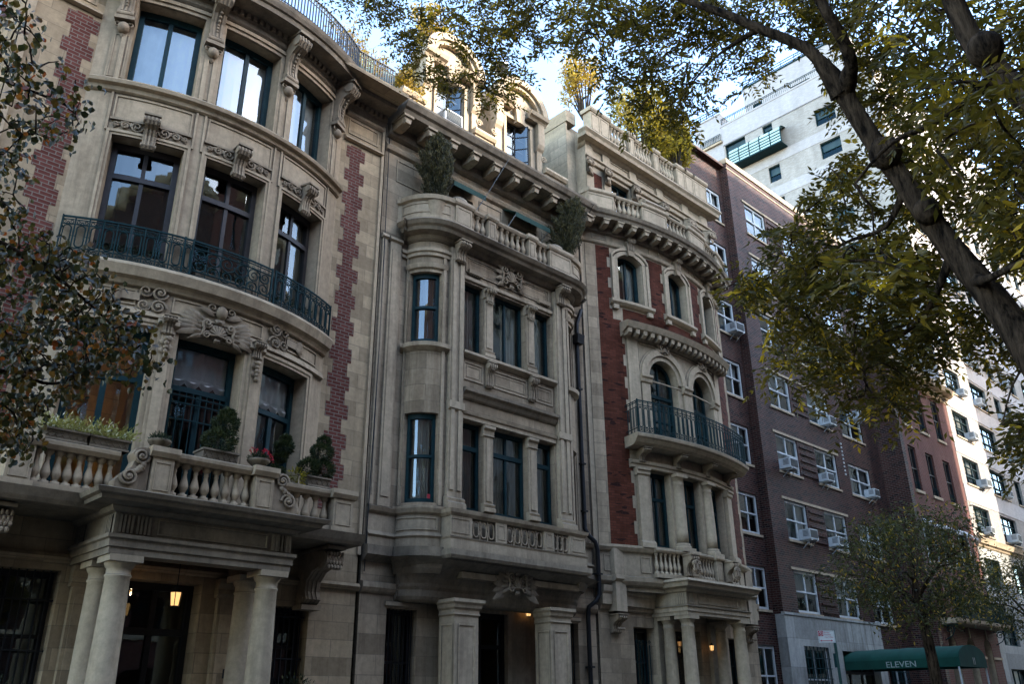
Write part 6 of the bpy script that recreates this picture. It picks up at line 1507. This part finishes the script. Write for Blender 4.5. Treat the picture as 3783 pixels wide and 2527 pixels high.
REG=[([(740,-40),(1080,-40),(1050,60),(960,105),(900,85),(850,35),(760,22)],46,8.6,9.8,.75),
 ([(885,75),(950,90),(985,150),(1050,165),(1110,150),(1110,198),(1000,190),(925,180)],20,8.8,9.4,.7),
 ([(1040,50),(1100,-40),(1240,-40),(1270,50),(1235,150),(1170,185),(1150,225),(1095,210),(1080,150),(1060,110)],74,8.4,9.6,.85),
 ([(1290,-40),(1640,-40),(1700,80),(1640,205),(1600,245),(1560,305),(1490,290),(1440,240),(1370,230),(1390,170),(1310,130),(1280,60)],150,7.6,9.4,.9),
 ([(1600,-40),(1900,-40),(1900,100),(1780,105),(1700,115),(1640,90)],60,7.2,8.8,.9),
 ([(1690,110),(1800,100),(1780,140),(1745,220),(1755,290),(1700,290),(1690,220)],8,8.0,8.8,.8),
 ([(1900,-40),(2400,-40),(2400,640),(2250,600),(2100,520),(2000,380),(1940,250),(1900,120)],270,6.2,9.2,1.0),
 ([(1840,440),(1930,330),(2000,420),(2100,560),(2200,680),(2150,780),(2080,830),(1960,790),(1880,850),(1760,850),(1740,760),(1690,690),(1635,670),(1660,620),(1740,600),(1780,500)],215,6.4,8.4,.95),
 ([(1880,830),(2050,800),(2090,880),(2100,985),(2060,950),(1990,920),(1930,940),(1890,890)],34,6.6,7.6,.85),
 ([(2080,600),(2250,640),(2400,760),(2400,850),(2250,835),(2170,800),(2100,850)],52,6.8,8.2,.9),
 ([(2275,975),(2400,950),(2400,1050),(2305,1035)],15,6.2,6.8,.85)]
LIMB=[(2440,930,6.0),(2300,715,6.4),(2185,575,6.7),(2075,425,7.0),(1995,312,7.3),(1932,212,7.5),(1872,132,7.6),(1828,100,7.7),(1740,65,7.9),(1660,30,8.1),(1560,-5,8.4),(1932,212,7.5),(1950,150,7.4),(1936,100,7.4),(1902,40,7.4),(1872,-12,7.5)]
def clear(x,y,d):                    # the big limbs hang below the leaves: sprays near them sit behind
    for (x0,y0,e0),(x1,y1,e1) in zip(LIMB,LIMB[1:]):
        dx,dy=x1-x0,y1-y0; t=max(0,min(1,((x-x0)*dx+(y-y0)*dy)/(dx*dx+dy*dy))); q=math.hypot(x-x0-dx*t,y-y0-dy*t); e=e0+(e1-e0)*t
        if q<95 and d<e+.35: d=e+.4+r6.random()*.9
    return at_dist(x,y,d)
LP=[]; targets=[]
for poly_,n,d0,d1,lf in REG:
    for _ in range(int(n*1.12)):
        x,y=sample(r6,poly_); c=clear(x,y,r6.uniform(d0,d1)); targets.append(c); spray_pinnate(LP,c,r6,5,.2,lf,0)
# nearer sprays with larger leaves
NEAR=[([(1960,170),(2400,120),(2400,520),(2200,480),(2050,400)],34),([(1880,560),(2060,520),(2200,600),(2080,680),(1930,640)],14)]
for poly_,n in NEAR:
    for _ in range(n):
        x,y=sample(r6,poly_); c=clear(x,y,r6.uniform(4.4,5.3)); targets.append(c); spray_pinnate(LP,c,r6,3,.2,1.05,.1)
grow(nodes,targets,m,r6)
m.build('trunk',MAT['treebark'],t1)
leafmesh('crown',LP,TT,t1,.073,'leaf',0,r6)
# ---- round leaved tree at the left edge
T2=leafmat('round_leaf',[(0,(.024,.030,.016)),(.45,(.065,.058,.022)),(.75,(.12,.080,.026)),(.93,(.21,.10,.025)),(1,(.32,.07,.02))],.42,.3,.45)
r7=random.Random(5)
B0=at_dist(-900,1250,5.0)
t2=thing('round_leaved_tree',(B0.x,B0.y,0),'dark round leaved tree reaching in from the left edge, its leaves glinting blue','tree','street trees')
m=M(); nd=[]
fork=at_dist(-620,820,5.1)
nd+=limb(m,[(Vector((B0.x,B0.y,-.05)),.17),(B0,.14),(fork,.11)],10,.05,r7)
for br in ([(-300,600,5.2,.06),(-60,545,5.2,.04),(60,590,5.2,.028),(150,650,5.3,.018),(230,720,5.4,.012),(310,800,5.4,.006)],[(-350,420,5.2,.05),(-60,190,5.3,.03),(60,205,5.3,.016),(150,240,5.3,.008)],[(-300,830,5.1,.05),(0,850,5.1,.025),(120,880,5.2,.014),(210,850,5.2,.008)],[(-260,300,5.2,.04),(-60,20,5.3,.02),(40,40,5.3,.01)]):
    nd+=limb(m,[(fork,br[0][3]*1.2)]+[T(*q) for q in br],7,.1,r7)
LP=[]; tg=[]
def spray_round(P,c,rng,n,lf):
    d=rv(rng); d.z-=.3; d.normalize(); L=.24
    for j in range(n):
        p=c+d*L*(j/n-.3)+rv(rng)*.03; dv=rv(rng)*.9+Vector((0,0,-.75)); P.append((p,dv,lf*rng.uniform(.65,1.2),min(1,rng.random()**1.3+(.25 if rng.random()<.06 else 0))))
for poly_,n in (([(-60,-40),(70,-40),(75,60),(110,110),(185,190),(190,285),(120,330),(80,315),(-60,340)],48),([(-60,340),(30,340),(70,420),(60,520),(140,560),(170,590),(90,620),(-60,620)],46),([(-60,560),(100,560),(180,570),(240,620),(310,710),(350,790),(345,860),(270,890),(230,850),(130,920),(60,1000),(0,1030),(-60,1040)],180),([(20,1000),(110,930),(60,1060),(20,1060)],5)):
    for _ in range(int(n*1.5)):
        x,y=sample(r7,poly_); c=at_dist(x,y,r7.uniform(4.8,5.9)); tg.append(c); spray_round(LP,c,r7,12,1.0)
grow(nd,tg,m,r7,.009)
m.build('trunk',MAT['treebark'],t2); leafmesh('crown',LP,T2,t2,.036,'round',0,r7)
# ---- small street trees on the far pavement
T3=leafmat('street_leaf',[(0,(.028,.036,.014)),(.45,(.07,.075,.024)),(.8,(.13,.11,.028)),(1,(.40,.26,.035))],.35,.45,.3)
def street_tree(base,cen,rad,label,seed,n,sz,lean=0):
    r=random.Random(seed); t=thing('street_tree',(base.x,base.y,0),label,'tree','street trees'); m=M()
    nn=limb(m,[(Vector((base.x,base.y,-.05)),.19),(Vector((base.x,base.y,1.2)),.16),(base.lerp(cen,.55)+Vector((0,0,.9)),.12),(cen+Vector((0,0,-rad.z*.2)),.08),(cen+Vector((.1,0,rad.z*.8)),.02)],9,.1,r)
    tg=[]; LP=[]
    for k in range(9):
        a=k*2.4+r.uniform(-.3,.3); e=cen+Vector((math.cos(a)*rad.x*.75,math.sin(a)*rad.y*.75,rad.z*r.uniform(-.45,.6))); s=nn[8+(k%5)][0]
        nn+=limb(m,[(s,.05),(s.lerp(e,.5)+Vector((0,0,.25)),.03),(e,.01)],6,.1,r)
    for _ in range(n):
        v=rv(r); v.normalize(); q=r.uniform(.35,1)**.6; lump=1+.22*math.sin(4*v.x+seed)*math.sin(5*v.z+3*v.y)
        c=cen+Vector((v.x*rad.x,v.y*rad.y,v.z*rad.z))*q*lump; tg.append(c)
        for _ in range(26):
            P_=c+rv(r)*.34; LP.append((P_,rv(r)+Vector((0,0,-.3)),r.uniform(.6,1.3),r.random()*.75 if r.random()>.07 else 1))
    grow(nn,tg,m,r,.016); m.build('trunk',MAT['treebark'],t); leafmesh('crown',LP,T3,t,sz,'leaf',0,r)
b1=at_y(2148,1560,-4.7); c1=at_y(2085,1310,-4.7)
street_tree(Vector((b1.x,b1.y,0)),c1+Vector((.2,0,.1)),Vector((2.8,2.1,1.65)),'small yellowing street tree in front of the green canopy',3,430,.115)
c2=at_y(2345,1375,-4.2); b2_=at_y(2420,1560,-4.2)
street_tree(Vector((b2_.x,b2_.y,0)),c2+Vector((.8,0,.1)),Vector((2.4,1.8,1.5)),'small street tree cut by the right edge, beside the pale block',8,240,.12)
SUN_E=10; SKY=1.2
# ------------------------------------------------------------------ street
def st(name,mat,*boxes):
    m=M()
    for b in boxes: m.box(*b)
    return tag(m.build(name,MAT[mat]),kind='structure')
st('road','asphalt',(-60,140,-.3,-.15,4.0,13.2))
st('pavement','pave',(-60,140,-.3,0,-1.5,3.85),(-60,140,-.3,0,13.35,18.2))
st('kerb','kerb',(-60,140,-.3,.004,3.85,4.0),(-60,140,-.3,.004,13.2,13.35))
st('ground','soil',(-400,400,-.6,-.35,-400,400))
def opp(name,x0,x1,h,mat,label,wm='frame',fl=3.2,dep=4.0):  # unseen row; heights, gap and shallow depths shaped to place sun and shadow
    t=thing(name,((x0+x1)/2,-18.2,0),label,'building','unseen buildings across the street, shaped for their shadows')
    fo=FM([(x1,-18.2),(x0,-18.2)],0); W=x1-x0; ops=[]; n=int(W/2.6); u=W/n
    z=1.0
    while z+2.4<h-1:
        for i in range(n): ops.append(op(u*(i+.5)-.6,u*(i+.5)+.6,z,z+1.9))
        z+=fl
    m=M(fo); m.wall(0,W,0,h,ops,0,.25); m.build('wall',MAT[mat],t)
    m=M(fo); m.mould([(.02,h-.5),(.2,h-.4),(.4,h-.2),(.45,h),(-.3,h+.02)],0,W,-.3); m.mould([(.02,4),(.12,4.05),(.1,4.25)],0,W); m.build('cornice',MAT['limeC'],t)
    m=M(); m.box(x0,x1,0,h,18.5,18.2+dep); m.build('house_body',MAT[mat],t)
    pr=None
    for o in ops:
        if pr is None:
            m=M(fo); bars(m,o,-.2,.06,(.5,),((o['z0']+.95,.05),),.03); pr=m.build('window',MAT[wm],t,fo(o['s0'],o['z0'],0)); m=M(fo); pane(m,o,-.21); m.build('pane',MAT['glass'],pr,fo(o['s0'],o['z0'],0)); o0=pr
        else: inst(pr,t,Vector(fo(o['s0'],o['z0'],0))-wloc(t))
opp('apartment_building',-30,12,21.5,'brickD','dark brick apartment block across the street, behind the viewer on the left')
opp('apartment_building',12,28,23.6,'brickE','rose brick apartment block across the street, directly behind the viewer')
opp('apartment_building',28,35,28,'brickF','narrow buff brick apartment block across the street, right of the rose brick one')
opp('apartment_building',35,54.8,30.6,'brickD','wide dark brick apartment block across the street beside the sunny gap')
opp('apartment_building',61.6,110,36,'brickF','buff brick tower block across the street, beyond the sunny gap',dep=3.4)
opp('town_house',54.9,61.5,15.3,'brickE','unseen low rose brick town house across the street, added to shade below the sunny strip',dep=6)  # added out of view to shade the foot of the sunny strip
# ------------------------------------------------------------------ light
SUN_EL=math.radians(22); SUN_AZ=math.radians(32)    # azimuth from the facade normal towards +X
sd=Vector((math.sin(SUN_AZ)*math.cos(SUN_EL),-math.cos(SUN_AZ)*math.cos(SUN_EL),math.sin(SUN_EL)))
ld=bpy.data.lights.new('sun','SUN'); ld.energy=SUN_E; ld.angle=math.radians(.55); ld.color=(1,.93,.82)
lo=bpy.data.objects.new('sun',ld); COL.objects.link(lo); lo.rotation_euler=sd.to_track_quat('Z','Y').to_euler(); lo.location=(0,-10,40)
w=bpy.data.worlds.new('World'); SC.world=w; w.use_nodes=True; nt=w.node_tree
bg=nt.nodes['Background']; sk=nt.nodes.new('ShaderNodeTexSky'); sk.sky_type='NISHITA'; sk.sun_disc=False
sk.sun_elevation=SUN_EL; sk.sun_rotation=math.atan2(sd.x,sd.y)
sk.air_density=1.0; sk.dust_density=.8; sk.ozone_density=1.2
hs=nt.nodes.new('ShaderNodeHueSaturation'); hs.inputs['Saturation'].default_value=1.0; nt.links.new(sk.outputs[0],hs.inputs['Color']); nt.links.new(hs.outputs[0],bg.inputs[0]); bg.inputs[1].default_value=SKY
SC.view_settings.view_transform='Standard'; SC.view_settings.look='None'; SC.view_settings.exposure=0
SC.cycles.diffuse_bounces=1; SC.cycles.max_bounces=6; SC.cycles.transparent_max_bounces=12
